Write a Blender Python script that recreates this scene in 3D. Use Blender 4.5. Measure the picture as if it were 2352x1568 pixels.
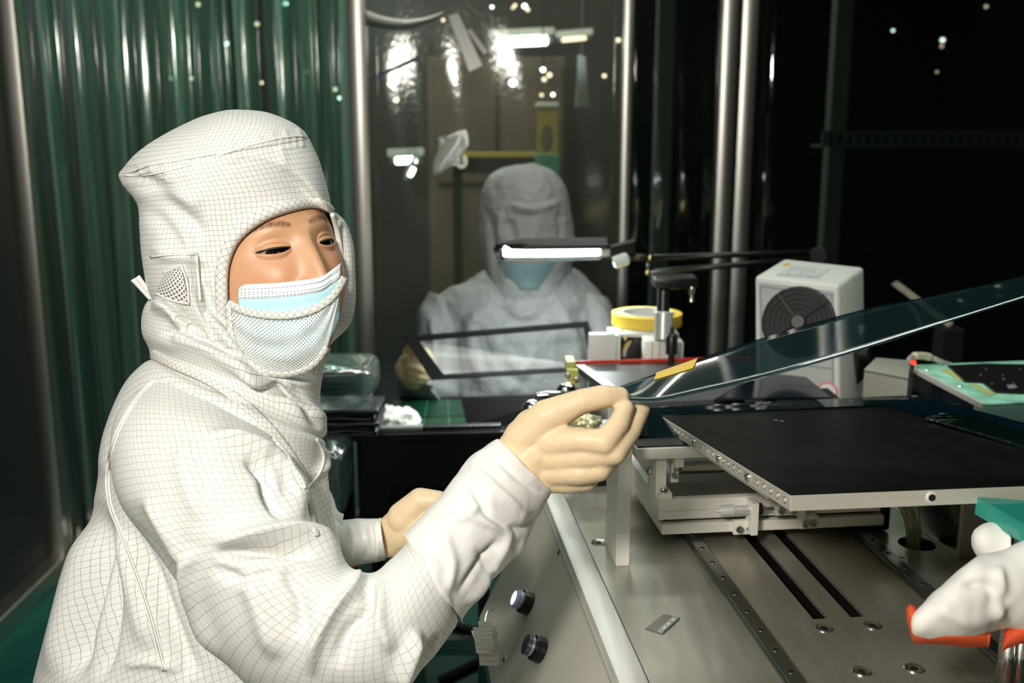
import bpy, bmesh, math, random
import numpy as np
from mathutils import Vector, Matrix, noise
from mathutils.bvhtree import BVHTree
for o in list(bpy.data.objects): bpy.data.objects.remove(o)
SC = bpy.context.scene
COL = SC.collection
random.seed(7)
# ---------------------------------------------------------------- camera
F = 2400.0; TH = math.radians(12); CAM = np.array([0, 0, 1.40])
RIGHT = np.array([1., 0, 0]); UP = np.array([0, math.sin(TH), math.cos(TH)]); FWD = np.array([0, math.cos(TH), -math.sin(TH)])
cd = bpy.data.cameras.new('camera'); cam = bpy.data.objects.new('camera', cd); COL.objects.link(cam)
cam.location = CAM; cam.rotation_euler = (math.pi/2-TH, 0, 0)
cd.sensor_width = 36; cd.lens = 36*F/2352; cd.clip_start = .02; cd.clip_end = 60
cd.dof.use_dof = True; cd.dof.focus_distance = 1.05; cd.dof.aperture_fstop = 5.6
SC.camera = cam
# ---------------------------------------------------------------- world, light, exposure
w = bpy.data.worlds.new('world'); SC.world = w; w.use_nodes = True
w.node_tree.nodes['Background'].inputs[0].default_value = (.55, .75, .68, 1)
w.node_tree.nodes['Background'].inputs[1].default_value = .012
vs = SC.view_settings; vs.view_transform = 'Standard'; vs.look = 'None'; vs.exposure = 0; vs.gamma = 1; vs.use_curve_mapping = False
def area(name, loc, target, sx, sy, power, col):
    l = bpy.data.lights.new(name, 'AREA'); l.shape = 'RECTANGLE'; l.size = sx; l.size_y = sy; l.energy = power; l.color = col
    o = bpy.data.objects.new(name, l); COL.objects.link(o); o.location = loc
    o.rotation_euler = (Vector(target)-Vector(loc)).to_track_quat('-Z', 'Y').to_euler()
    return o
area('camera_flash', (-.36, -.06, 1.74), (.05, 1.2, 1.05), .20, .14, 17.5, (1, .945, .86))
area('ceiling_light_bench', (.55, 1.75, 2.50), (.55, 1.75, 0), 1.2, .14, 9, (.93, 1, .95))
area('ceiling_light_aisle', (-.65, .2, 2.50), (-.65, .2, 0), 1.2, .14, 5, (.95, 1, .95))
area('ceiling_light_partition', (.0, 2.72, 2.50), (.0, 2.72, 0), 1.2, .14, 5, (1, .95, .86))
area('ceiling_light_beyond', (-.95, 4.3, 2.45), (-.95, 4.3, 0), .14, 1.2, 40, (.86, 1, .92))
area('ceiling_light_hall', (.35, 4.6, 2.45), (.35, 4.6, 0), 1.2, .14, 8, (1, .95, .85))
# ---------------------------------------------------------------- helpers: projection
def ray(px, py):
    return RIGHT*((px-1176)/F) + UP*((784-py)/F) + FWD
def P(px, py, zc): return CAM + ray(px, py)*zc
def PZ(px, py, z):
    r = ray(px, py); return CAM + r*((z-CAM[2])/r[2])
def PY(px, py, y):
    r = ray(px, py); return CAM + r*(y/r[1])
def pix(v):
    d = np.asarray(v)-CAM; zc = d@FWD
    return 1176+F*(d@RIGHT)/zc, 784-F*(d@UP)/zc
AZ = math.radians(-6.26)
ED = np.array([math.sin(AZ), math.cos(AZ), 0]); ET = np.array([math.cos(AZ), -math.sin(AZ), 0]); EZ = np.array([0, 0, 1.])
def MT(t, d, z): return ET*t + ED*d + EZ*z
def MD(px, py, d):
    r = ray(px, py); p = CAM + r*(d/(r@ED)); return p@ET, p[2]
# ---------------------------------------------------------------- helpers: objects
ROOT = {}
def thing(name, label, cat, loc=(0, 0, 0), group=None):
    o = bpy.data.objects.new(name, None); COL.objects.link(o); o.location = loc; o.empty_display_size = .05
    o['label'] = label; o['category'] = cat
    if group: o['group'] = group
    ROOT[o] = np.array(loc, float)
    return o
def part(name, geo, mat, parent=None, smooth=False, uv=None, label=None, cat=None, group=None, kind=None, col=None, angle=None):
    V = np.asarray(geo[0], float).reshape(-1, 3); Fc = geo[1]
    if parent is None:
        org = np.array([(V[:, 0].min()+V[:, 0].max())/2, (V[:, 1].min()+V[:, 1].max())/2, V[:, 2].min()])
    else: org = ROOT[parent]
    me = bpy.data.meshes.new(name)
    me.from_pydata((V-org).tolist(), [], [list(f) for f in Fc])
    if uv is not None:
        ul = me.uv_layers.new(name='UVMap'); li = np.zeros(len(me.loops), dtype=np.int32); me.loops.foreach_get('vertex_index', li)
        ul.data.foreach_set('uv', np.asarray(uv, dtype=np.float32)[li].ravel())
    if col is not None:
        ca = me.color_attributes.new('Col', 'FLOAT_COLOR', 'POINT')
        c4 = np.ones((len(V), 4), dtype=np.float32); c4[:, :3] = col; ca.data.foreach_set('color', c4.ravel())
    if mat: me.materials.append(mat)
    if smooth: me.polygons.foreach_set('use_smooth', [True]*len(me.polygons))
    if angle is not None and hasattr(me, 'set_sharp_from_angle'):
        me.polygons.foreach_set('use_smooth', [True]*len(me.polygons)); me.set_sharp_from_angle(angle=math.radians(angle))
    me.update()
    o = bpy.data.objects.new(name, me); COL.objects.link(o)
    if parent is None: o.location = org
    else: o.parent = parent
    ROOT[o] = org
    if label: o['label'] = label
    if cat: o['category'] = cat
    if group: o['group'] = group
    if kind: o['kind'] = kind
    return o
def struct(name, geo, mat, label, parent=None, **k):
    return part(name, geo, mat, parent, label=label, kind='structure' if parent is None else None, **k)
def inst(name, src, pos, parent, axis=None, **k):
    """copy of a mesh built around the origin with +Z as its axis"""
    o = bpy.data.objects.new(name, src); COL.objects.link(o); o.parent = parent
    o.location = np.asarray(pos)-ROOT[parent]
    if axis is not None: o.rotation_euler = Vector(axis).to_track_quat('Z', 'Y').to_euler()
    ROOT[o] = np.asarray(pos, float)
    for a, b in k.items(): o[a] = b
    return o
def meshdata(name, geo, mat, angle=35):
    me = bpy.data.meshes.new(name); me.from_pydata(np.asarray(geo[0]).tolist(), [], [list(f) for f in geo[1]]); me.materials.append(mat)
    me.polygons.foreach_set('use_smooth', [True]*len(me.polygons)); me.set_sharp_from_angle(angle=math.radians(angle)); me.update(); return me
# ---------------------------------------------------------------- helpers: shapes -> (verts, faces)
def join(*gs):
    V = []; Fc = []; n = 0
    for v, f in gs:
        v = np.asarray(v, float).reshape(-1, 3); V.append(v); Fc += [[i+n for i in q] for q in f]; n += len(v)
    return np.concatenate(V), Fc
def hexa(c8, bev=0, seg=2):
    """c8: 4 bottom corners then 4 top corners"""
    f = [(3, 2, 1, 0), (4, 5, 6, 7), (0, 1, 5, 4), (1, 2, 6, 5), (2, 3, 7, 6), (3, 0, 4, 7)]
    c8 = np.asarray(c8, float)
    if bev <= 0: return c8, f
    bm = bmesh.new(); vs_ = [bm.verts.new(c) for c in c8]
    for q in f: bm.faces.new([vs_[i] for i in q])
    bmesh.ops.recalc_face_normals(bm, faces=bm.faces)
    bmesh.ops.bevel(bm, geom=list(bm.edges), offset=bev, segments=seg, affect='EDGES', profile=.5)
    bm.verts.index_update(); V = np.array([v.co[:] for v in bm.verts]); Fc = [[v.index for v in q.verts] for q in bm.faces]; bm.free()
    return V, Fc
def obox(o, a, b, c, bev=0, seg=2):
    o, a, b, c = [np.asarray(q, float) for q in (o, a, b, c)]
    return hexa([o, o+a, o+a+b, o+b, o+c, o+a+c, o+a+b+c, o+b+c], bev, seg)
def wbox(x0, x1, y0, y1, z0, z1, bev=0): return obox((x0, y0, z0), (x1-x0, 0, 0), (0, y1-y0, 0), (0, 0, z1-z0), bev)
def mbox(t0, t1, d0, d1, z0, z1, bev=0): return obox(MT(t0, d0, z0), ET*(t1-t0), ED*(d1-d0), EZ*(z1-z0), bev)
def frame_of(d):
    d = np.asarray(d, float); d = d/np.linalg.norm(d); a = np.array([0, 0, 1.]) if abs(d[2]) < .9 else np.array([1., 0, 0])
    x = np.cross(a, d); x /= np.linalg.norm(x); return x, np.cross(d, x), d
def lathe(prof, p0, axis, n=24):
    """prof: list of (r, h) from bottom to top, closed with caps"""
    x, y, d = frame_of(axis); p0 = np.asarray(p0, float); V = []; Fc = []
    for r, h in prof:
        for k in range(n):
            a = 2*math.pi*k/n; V.append(p0+d*h+(x*math.cos(a)+y*math.sin(a))*r)
    for i in range(len(prof)-1):
        for k in range(n):
            k2 = (k+1) % n; Fc.append((i*n+k, i*n+k2, (i+1)*n+k2, (i+1)*n+k))
    Fc.append(tuple(range(n))[::-1]); Fc.append(tuple((len(prof)-1)*n+k for k in range(n)))
    return np.array(V), Fc
def cyl(p0, p1, r, n=20, bev=0):
    p0 = np.asarray(p0, float); p1 = np.asarray(p1, float); L = np.linalg.norm(p1-p0)
    if bev: pr = [(r-bev, 0), (r, bev), (r, L-bev), (r-bev, L)]
    else: pr = [(r, 0), (r, L)]
    return lathe(pr, p0, p1-p0, n)
def crom(pts, per):
    pts = np.asarray(pts, float); n = len(pts); out = []
    for i in range(n-1):
        p0 = pts[max(i-1, 0)]; p1 = pts[i]; p2 = pts[i+1]; p3 = pts[min(i+2, n-1)]
        for k in range(per):
            t = k/per
            out.append(.5*((2*p1)+(p2-p0)*t+(2*p0-5*p1+4*p2-p3)*t*t+(3*p1-p0-3*p2+p3)*t**3))
    out.append(pts[-1]); return np.array(out)
def tube(pts, r, n=8, per=6, closed=False):
    c = crom(pts, per) if per > 1 else np.asarray(pts, float)
    m = len(c); rr = np.full(m, r) if np.isscalar(r) else np.interp(np.linspace(0, 1, m), np.linspace(0, 1, len(r)), r)
    T = np.gradient(c, axis=0); T /= np.linalg.norm(T, axis=1)[:, None]+1e-12
    x, y, _ = frame_of(T[0]); V = []
    for i in range(m):
        x = x-T[i]*(x@T[i]); x /= np.linalg.norm(x); y = np.cross(T[i], x)
        for k in range(n):
            a = 2*math.pi*k/n; V.append(c[i]+(x*math.cos(a)+y*math.sin(a))*rr[i])
    Fc = [(i*n+k, i*n+(k+1) % n, (i+1)*n+(k+1) % n, (i+1)*n+k) for i in range(m-1) for k in range(n)]
    Fc.append(tuple(range(n))[::-1]); Fc.append(tuple((m-1)*n+k for k in range(n)))
    return np.array(V), Fc
def prism(poly, vec):
    poly = np.asarray(poly, float); n = len(poly); V = np.concatenate([poly, poly+np.asarray(vec, float)])
    Fc = [tuple(range(n))[::-1], tuple(range(n, 2*n))]+[(i, (i+1) % n, n+(i+1) % n, n+i) for i in range(n)]
    return V, Fc
def gridfaces(r, c, closed=False):
    cc = c if closed else c-1
    return [(i*c+j, i*c+(j+1) % c, (i+1)*c+(j+1) % c, (i+1)*c+j) for i in range(r-1) for j in range(cc)]
def sheet(G, th):
    """G: r x c x 3 grid -> solid sheet of thickness th along the mean normal per vertex"""
    G = np.asarray(G, float); r, c, _ = G.shape
    N = np.cross(np.gradient(G, axis=0), np.gradient(G, axis=1)); N /= np.linalg.norm(N, axis=2)[..., None]+1e-12
    A = (G-N*th/2).reshape(-1, 3); B = (G+N*th/2).reshape(-1, 3); n = r*c
    f = gridfaces(r, c); Fc = [q[::-1] for q in f]+[tuple(i+n for i in q) for q in f]
    rim = [j for j in range(c)]+[i*c+c-1 for i in range(1, r)]+[(r-1)*c+j for j in range(c-2, -1, -1)]+[i*c for i in range(r-2, 0, -1)]
    for a, b in zip(rim, rim[1:]+rim[:1]): Fc.append((a, b, b+n, a+n))
    return np.concatenate([A, B]), Fc
def bilin(c00, c01, c11, c10, r, c, bow=None):
    s = np.linspace(0, 1, r)[:, None, None]; t = np.linspace(0, 1, c)[None, :, None]
    G = (1-s)*((1-t)*c00+t*c01)+s*((1-t)*c10+t*c11)
    return G
# ---------------------------------------------------------------- materials
MATS = {}
def mat(name, col, rough=.5, metal=0, spec=.5, bump=None, var=None, sss=0, coat=0, emit=None):
    m = bpy.data.materials.new(name); m.use_nodes = True; nt = m.node_tree; b = nt.nodes['Principled BSDF']
    b.inputs['Base Color'].default_value = (*col, 1); b.inputs['Roughness'].default_value = rough; b.inputs['Metallic'].default_value = metal
    b.inputs['Specular IOR Level'].default_value = spec; b.inputs['Coat Weight'].default_value = coat
    if sss: b.inputs['Subsurface Weight'].default_value = sss; b.inputs['Subsurface Radius'].default_value = (.012, .005, .003); b.inputs['Subsurface Scale'].default_value = .6
    if emit: b.inputs['Emission Color'].default_value = (*emit[0], 1); b.inputs['Emission Strength'].default_value = emit[1]
    tc = nt.nodes.new('ShaderNodeTexCoord')
    if var:   # (scale xyz, amount): colour and roughness variation
        mp = nt.nodes.new('ShaderNodeMapping'); mp.inputs['Scale'].default_value = var[0]; nt.links.new(tc.outputs['Object'], mp.inputs[0])
        nz = nt.nodes.new('ShaderNodeTexNoise'); nz.inputs['Scale'].default_value = 1; nz.inputs['Detail'].default_value = 6; nt.links.new(mp.outputs[0], nz.inputs[0])
        rp = nt.nodes.new('ShaderNodeMapRange'); rp.inputs[1].default_value = .3; rp.inputs[2].default_value = .7
        rp.inputs[3].default_value = 1-var[1]; rp.inputs[4].default_value = 1+var[1]; nt.links.new(nz.outputs[0], rp.inputs[0])
        mx = nt.nodes.new('ShaderNodeVectorMath'); mx.operation = 'SCALE'; mx.inputs[0].default_value = col; nt.links.new(rp.outputs[0], mx.inputs['Scale'])
        nt.links.new(mx.outputs[0], b.inputs['Base Color'])
        mr = nt.nodes.new('ShaderNodeMath'); mr.operation = 'MULTIPLY'; mr.inputs[1].default_value = rough; nt.links.new(rp.outputs[0], mr.inputs[0]); nt.links.new(mr.outputs[0], b.inputs['Roughness'])
    if bump:  # (scale xyz, strength, distance)
        mp = nt.nodes.new('ShaderNodeMapping'); mp.inputs['Scale'].default_value = bump[0]; nt.links.new(tc.outputs['Object'], mp.inputs[0])
        nz = nt.nodes.new('ShaderNodeTexNoise'); nz.inputs['Scale'].default_value = 1; nz.inputs['Detail'].default_value = 5; nt.links.new(mp.outputs[0], nz.inputs[0])
        bp = nt.nodes.new('ShaderNodeBump'); bp.inputs['Strength'].default_value = bump[1]; bp.inputs['Distance'].default_value = bump[2]
        nt.links.new(nz.outputs[0], bp.inputs['Height']); nt.links.new(bp.outputs[0], b.inputs['Normal'])
    MATS[name] = m; return m
def clear(name, tint, gloss=.1, rough=.05, body=0, bcol=(.5, .6, .6), bump=None, trans=0, fk=.8):
    """clear sheet: tinted transparency + a share of diffuse/translucent body + fresnel gloss"""
    m = bpy.data.materials.new(name); m.use_nodes = True; nt = m.node_tree; nt.nodes.remove(nt.nodes['Principled BSDF'])
    out = nt.nodes['Material Output']; tr = nt.nodes.new('ShaderNodeBsdfTransparent'); tr.inputs[0].default_value = (*tint, 1)
    df = nt.nodes.new('ShaderNodeBsdfDiffuse'); df.inputs[0].default_value = (*bcol, 1)
    tl = nt.nodes.new('ShaderNodeBsdfTranslucent'); tl.inputs[0].default_value = (*bcol, 1)
    m0 = nt.nodes.new('ShaderNodeMixShader'); m0.inputs[0].default_value = trans; nt.links.new(df.outputs[0], m0.inputs[1]); nt.links.new(tl.outputs[0], m0.inputs[2])
    m1 = nt.nodes.new('ShaderNodeMixShader'); m1.inputs[0].default_value = body; nt.links.new(tr.outputs[0], m1.inputs[1]); nt.links.new(m0.outputs[0], m1.inputs[2])
    gl = nt.nodes.new('ShaderNodeBsdfGlossy'); gl.inputs['Roughness'].default_value = rough
    fr = nt.nodes.new('ShaderNodeLayerWeight'); fr.inputs[0].default_value = .25
    mt = nt.nodes.new('ShaderNodeMath'); mt.operation = 'MULTIPLY_ADD'; mt.inputs[1].default_value = fk; mt.inputs[2].default_value = gloss; nt.links.new(fr.outputs['Fresnel'], mt.inputs[0])
    m2 = nt.nodes.new('ShaderNodeMixShader'); nt.links.new(mt.outputs[0], m2.inputs[0]); nt.links.new(m1.outputs[0], m2.inputs[1]); nt.links.new(gl.outputs[0], m2.inputs[2])
    if bump:
        tc = nt.nodes.new('ShaderNodeTexCoord'); mp = nt.nodes.new('ShaderNodeMapping'); mp.inputs['Scale'].default_value = bump[0]; nt.links.new(tc.outputs['Object'], mp.inputs[0])
        nz = nt.nodes.new('ShaderNodeTexNoise'); nz.inputs['Scale'].default_value = 1; nz.inputs['Detail'].default_value = 3; nt.links.new(mp.outputs[0], nz.inputs[0])
        bp = nt.nodes.new('ShaderNodeBump'); bp.inputs['Strength'].default_value = bump[1]; bp.inputs['Distance'].default_value = bump[2]
        nt.links.new(nz.outputs[0], bp.inputs['Height']); nt.links.new(bp.outputs[0], gl.inputs['Normal'])
    nt.links.new(m2.outputs[0], out.inputs[0]); MATS[name] = m; return m
def emis(name, col, s):
    m = bpy.data.materials.new(name); m.use_nodes = True; nt = m.node_tree; nt.nodes.remove(nt.nodes['Principled BSDF'])
    e = nt.nodes.new('ShaderNodeEmission'); e.inputs[0].default_value = (*col, 1); e.inputs[1].default_value = s; nt.links.new(e.outputs[0], nt.nodes['Material Output'].inputs[0]); MATS[name] = m; return m
def fabric(name, base, line, pitch=.005, wid=.07, rot=0, rough=.75, trans=.12):
    """anti-static cloth: thin dark carbon threads woven in a square grid, from the cloth's UV in metres"""
    m = mat(name, base, rough, 0, .25); nt = m.node_tree; b = nt.nodes['Principled BSDF']
    uv = nt.nodes.new('ShaderNodeUVMap'); mp = nt.nodes.new('ShaderNodeMapping'); mp.inputs['Scale'].default_value = (1/pitch, 1/pitch, 1); mp.inputs['Rotation'].default_value = (0, 0, rot)
    nt.links.new(uv.outputs[0], mp.inputs[0])
    nz = nt.nodes.new('ShaderNodeTexNoise'); nz.inputs['Scale'].default_value = .35; nt.links.new(mp.outputs[0], nz.inputs[0])
    ad = nt.nodes.new('ShaderNodeVectorMath'); ad.operation = 'MULTIPLY_ADD'; ad.inputs[1].default_value = (.5, .5, 0); nt.links.new(nz.outputs['Color'], ad.inputs[0]); nt.links.new(mp.outputs[0], ad.inputs[2])
    sp = nt.nodes.new('ShaderNodeSeparateXYZ'); nt.links.new(ad.outputs[0], sp.inputs[0]); ls = []
    for ax in (0, 1):
        fr = nt.nodes.new('ShaderNodeMath'); fr.operation = 'FRACT'; nt.links.new(sp.outputs[ax], fr.inputs[0])
        sb = nt.nodes.new('ShaderNodeMath'); sb.operation = 'SUBTRACT'; sb.inputs[1].default_value = .5; nt.links.new(fr.outputs[0], sb.inputs[0])
        ab = nt.nodes.new('ShaderNodeMath'); ab.operation = 'ABSOLUTE'; nt.links.new(sb.outputs[0], ab.inputs[0])
        lt = nt.nodes.new('ShaderNodeMath'); lt.operation = 'LESS_THAN'; lt.inputs[1].default_value = wid/2; nt.links.new(ab.outputs[0], lt.inputs[0]); ls.append(lt)
    mx = nt.nodes.new('ShaderNodeMath'); mx.operation = 'MAXIMUM'; nt.links.new(ls[0].outputs[0], mx.inputs[0]); nt.links.new(ls[1].outputs[0], mx.inputs[1])
    mc = nt.nodes.new('ShaderNodeMix'); mc.data_type = 'RGBA'; mc.inputs[6].default_value = (*base, 1); mc.inputs[7].default_value = (*line, 1); nt.links.new(mx.outputs[0], mc.inputs[0])
    nt.links.new(mc.outputs[2], b.inputs['Base Color'])
    return m
ALU = mat('aluminium', (.66, .62, .53), .45, .4, bump=((40, 40, 400), .05, .0005))
ALUB = mat('satin_aluminium', (.80, .78, .70), .5, .12)
PLATE = mat('machined_plate', (.47, .455, .385), .40, .8, var=((60, 9, 9), .10), bump=((500, 30, 30), .06, .0004))
STEEL = mat('stainless', (.62, .62, .60), .22, 1)
POSTM = mat('brushed_post', (.66, .64, .58), .34, 1, bump=((300, 300, 4), .05, .0005))
CHROME = mat('chrome', (.8, .8, .8), .08, 1)
RAILM = mat('rail_steel', (.26, .26, .26), .25, 1)
DARKHOLE = mat('dark_hole', (.004, .004, .004), .6)
SLOTM = mat('slot_dark', (.010, .004, .005), .7, 0, .15)
BLACKPL = mat('black_platen', (.007, .007, .0065), .42, 0, .06, var=((50, 12, 20), .10), bump=((400, 60, 200), .06, .0003))
BLACK = mat('black_plastic', (.008, .008, .008), .35)
BLACKM = mat('black_matt', (.006, .006, .006), .65, 0, .3)
PANELM = mat('panel_paint', (.60, .58, .49), .36, .15)
WHITEP = mat('white_paint', (.72, .74, .68), .4)
GREYP = mat('grey_paint', (.42, .43, .41), .5)
BEIGE = mat('beige_paint', (.36, .36, .29), .5)
YELLOW = mat('yellow_tape', (.80, .55, .06), .45)
YELGR = mat('yellow_green_tape', (.55, .52, .12), .5)
RED = mat('red_tape', (.62, .035, .02), .4)
ORANGE = mat('orange_cloth', (.72, .09, .02), .8)
CLOTH = mat('white_cloth', (.88, .86, .80), .9, 0, .2, bump=((900, 900, 900), .15, .0006))
TEAL = clear('teal_glass', (.16, .52, .44), .06, .04, .75, (.04, .42, .33))
DKGLASS = clear('dark_teal_glass', (.22, .30, .31), .10, .03, .55, (.010, .03, .035))
FILMM = clear('held_glass', (.42, .53, .55), .03, .05, .30, (.022, .06, .068), None, 0, .35)
PVC = clear('pvc_strip', (.74, .87, .80), .07, .12, .34, (.27, .41, .34), ((60, 60, 3), .25, .004), .65)
PVC2 = clear('pvc_strip_clear', (.60, .74, .67), .06, .12, .10, (.24, .38, .31), ((60, 60, 3), .25, .004), .65)
VINYL = clear('clear_vinyl', (.90, .91, .87), .012, .09, .035, (.6, .62, .55), ((60, 60, 60), .12, .003), 0, .5)
SMOKED = clear('smoked_panel', (.42, .46, .43), .035, .05, .05, (.02, .03, .025), ((20, 20, 20), .1, .003))
BAG = clear('plastic_bag', (.80, .88, .85), .06, .16, .22, (.40, .52, .48), ((40, 40, 40), .25, .006), .3, .5)
TUBEM = clear('clear_tube', (.85, .88, .66), .14, .06, .4, (.70, .74, .45), None, .4)
SKIN = mat('skin', (.62, .33, .16), .43, 0, .45, sss=.15, bump=((1200, 1200, 1200), .12, .0004))
_nt = SKIN.node_tree; _a = _nt.nodes.new('ShaderNodeVertexColor'); _a.layer_name = 'Col'; _nt.links.new(_a.outputs[0], _nt.nodes['Principled BSDF'].inputs['Base Color'])
SKINP = mat('skin_plain', (.62, .33, .17), .5, 0, .4)
EYEW = mat('eye_white', (.36, .31, .29), .15)
IRIS = mat('iris', (.012, .007, .005), .08)
HAIRM = mat('black_hair', (.01, .008, .007), .4)
LATEX = mat('latex_glove', (.80, .62, .39), .45, 0, .4, sss=.15, bump=((55, 55, 55), .45, .004))
LATEX2 = mat('latex_glove_dull', (.62, .47, .27), .5, 0, .4, bump=((160, 160, 160), .2, .0015))
GRID = fabric('grid_cloth', (.79, .785, .74), (.29, .31, .33))
GRIDB = fabric('grid_cloth_body', (.79, .785, .74), (.31, .33, .35), .0066, .06, .35)
GRIDS = fabric('grid_cloth_sleeve', (.79, .785, .74), (.40, .42, .43), .0066, .06, .12)
GRIDD = fabric('grid_cloth_bias', (.80, .79, .73), (.20, .22, .25), rot=.785)
SLEEVEW = mat('white_oversleeve', (.84, .83, .79), .38, 0, .5, bump=((70, 70, 70), .3, .004))
STITCH = mat('stitching', (.85, .84, .78), .8)
GREYSUIT = mat('grey_suit', (.29, .295, .29), .5, 0, .4, bump=((24, 24, 24), .7, .02))
MASKB = mat('mask_blue', (.52, .80, .86), .7, 0, .2, bump=((300, 300, 300), .1, .001))
MASKW = mat('mask_white', (.82, .86, .88), .7, 0, .2)
MASKG = mat('mask_grey_blue', (.15, .24, .25), .7)
DASH = mat('mask_dash', (.42, .50, .52), .8)
GREENMAT = mat('green_mat', (.004, .045, .022), .4)
GREENP = mat('pale_green_paint', (.36, .80, .58), .45, var=((30, 30, 30), .28))
GREENC = mat('green_cabinet', (.004, .045, .035), .5)
LED = emis('red_led', (1, .02, .01), 6)
TUBE = emis('lamp_tube', (.86, 1, .97), 14)
TUBED = emis('far_tube', (.85, 1, .97), 9)
WARM = emis('warm_lamp', (1, .82, .55), 3.0)
def veilmat():
    m = bpy.data.materials.new('veil_mesh'); m.use_nodes = True; nt = m.node_tree; b = nt.nodes['Principled BSDF']
    b.inputs['Base Color'].default_value = (.82, .85, .84, 1); b.inputs['Roughness'].default_value = .8
    uv = nt.nodes.new('ShaderNodeUVMap'); mp = nt.nodes.new('ShaderNodeMapping'); mp.inputs['Scale'].default_value = (1/.0026, 1/.0026, 1); mp.inputs['Rotation'].default_value = (0, 0, .6)
    nt.links.new(uv.outputs[0], mp.inputs[0])
    vo = nt.nodes.new('ShaderNodeTexVoronoi'); vo.inputs['Randomness'].default_value = 0; vo.inputs['Scale'].default_value = 1; nt.links.new(mp.outputs[0], vo.inputs[0])
    lt = nt.nodes.new('ShaderNodeMath'); lt.operation = 'GREATER_THAN'; lt.inputs[1].default_value = .30; nt.links.new(vo.outputs['Distance'], lt.inputs[0])
    nt.links.new(lt.outputs[0], b.inputs['Alpha']); MATS['veil'] = m; return m
VEIL = veilmat()
# ================================================================ the setting
DARKW = mat('dark_wall', (.020, .026, .022), .5)
FLOORM = mat('green_floor', (.008, .12, .092), .45, var=((3, 3, 3), .2))
CEILM = mat('ceiling_panel', (.30, .31, .29), .7)
BROWN = mat('brown_board', (.075, .055, .032), .5, var=((4, 4, 4), .3))
YB = 3.10
struct('floor', wbox(-1.5, 2.7, -1.8, YB, -.05, 0), FLOORM, 'dark green factory floor under the benches')
struct('floor', wbox(-1.5, 2.7, YB, 6.4, -.05, 0), mat('far_floor', (.018, .022, .026), .5), 'dark floor of the room beyond the partition')
struct('ceiling', wbox(-1.5, 2.7, -1.8, 6.4, 2.6, 2.65), CEILM, 'grey ceiling panels above the work room')
struct('wall_left', wbox(-1.55, -1.46, -1.8, 6.4, 0, 2.6), DARKW, 'dark partition wall on the left side')
struct('wall_right', wbox(2.6, 2.7, -1.8, 6.4, 0, 2.6), DARKW, 'dark partition wall on the right side')
struct('wall_rear', wbox(-1.5, 2.7, -1.9, -1.8, 0, 2.6), DARKW, 'dark wall behind the photographer')
struct('wall_far', wbox(-1.5, 2.7, 6.3, 6.4, 0, 2.6), mat('far_wall', (.035, .035, .028), .4), 'dark far wall of the room beyond the partition')
def post(name, x0, x1, y0, y1, label, z0=0, z1=2.6, m=POSTM):
    """upright with a gently rounded front face"""
    n = 12; pf = [(x0+(x1-x0)*k/n, y0+.5*(x1-x0)*(1-math.cos((k/n-.5)*2*.62))) for k in range(n+1)]+[(x1, y1), (x0, y1)]
    return struct(name, prism([(a, b, z0) for a, b in pf], (0, 0, z1-z0)), m, label, angle=40)
post('trim_1', -1.462, -1.405, YB-.03, YB+.03, 'brushed steel corner post at the left end of the strip curtain')
post('trim_2', -.467, -.415, YB-.03, YB+.03, 'bright steel post between the strip curtain and the clear vinyl panel')
post('trim_3', .318, .345, YB-.02, YB+.02, 'thin steel upright at the right edge of the clear vinyl panel')
post('trim_4', .597, .637, YB-.03, YB+.03, 'bright steel post left of the black joint')
post('trim_5', .652, .695, YB-.03, YB+.03, 'bright steel post right of the black joint')
post('trim_6', .637, .652, YB-.012, YB+.012, 'black rubber joint between the two bright steel posts', m=BLACKM)
post('trim_7', -1.460, -1.43, 2.3, 2.345, 'dull steel upright on the left wall near the corner')
struct('baseboard_left', wbox(-1.46, -1.40, 1.2, YB-.03, 0, .06, .004), POSTM, 'steel base rail along the foot of the left wall')
struct('baseboard_back', wbox(-1.40, 2.6, YB-.03, YB+.03, 0, .06, .004), POSTM, 'steel base rail under the back partition')
def pane(name, x0, x1, m, label, z0=.06, z1=2.6, y=YB):
    n = 24; G = np.array([[[x0+(x1-x0)*j/n, y+.004*math.sin(j*.9+i*.5)*math.sin(i*.4), z0+(z1-z0)*i/n] for j in range(n+1)] for i in range(n+1)])
    return struct(name, sheet(G, .002), m, label, smooth=True)
pane('window_1', -.414, .317, VINYL, 'clear vinyl partition panel behind the seated worker in grey')
pane('window_2', .346, .596, SMOKED, 'narrow dark glazed panel left of the paired steel posts')
pane('window_3', .696, 2.6, SMOKED, 'wide dark glazed panel on the right of the back partition')
# strip curtain: each strip is its own piece
cur = thing('strip_curtain', 'green translucent plastic strip curtain behind the standing worker', 'curtain', (-.93, YB+.06, 0))
N = 34
for i in range(N):
    x = -1.40+.92*(i+.5)/N+random.uniform(-.006, .006); wd = random.uniform(.036, .052); yaw = random.uniform(-.5, .5); y = YB+.04+random.uniform(-.03, .05); bow = random.uniform(-.010, .010)
    ph = random.uniform(0, 6); G = []
    for r in range(15):
        z = .05+2.5*r/14; row = []
        for c in range(7):
            s = (c/6-.5); k = s*wd; row.append((x+k*math.cos(yaw)+.006*math.sin(ph+z*2), y+k*math.sin(yaw)+bow*(1-4*s*s)+.008*math.sin(ph+z*1.3), z))
        G.append(row)
    part('strip', sheet(G, .002), PVC if i % 7 in (1, 2, 5) else PVC2, cur, smooth=True)
part('hanging_rail', wbox(-1.40, -.47, YB+.03, YB+.08, 2.55, 2.59), STEEL, cur)
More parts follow.
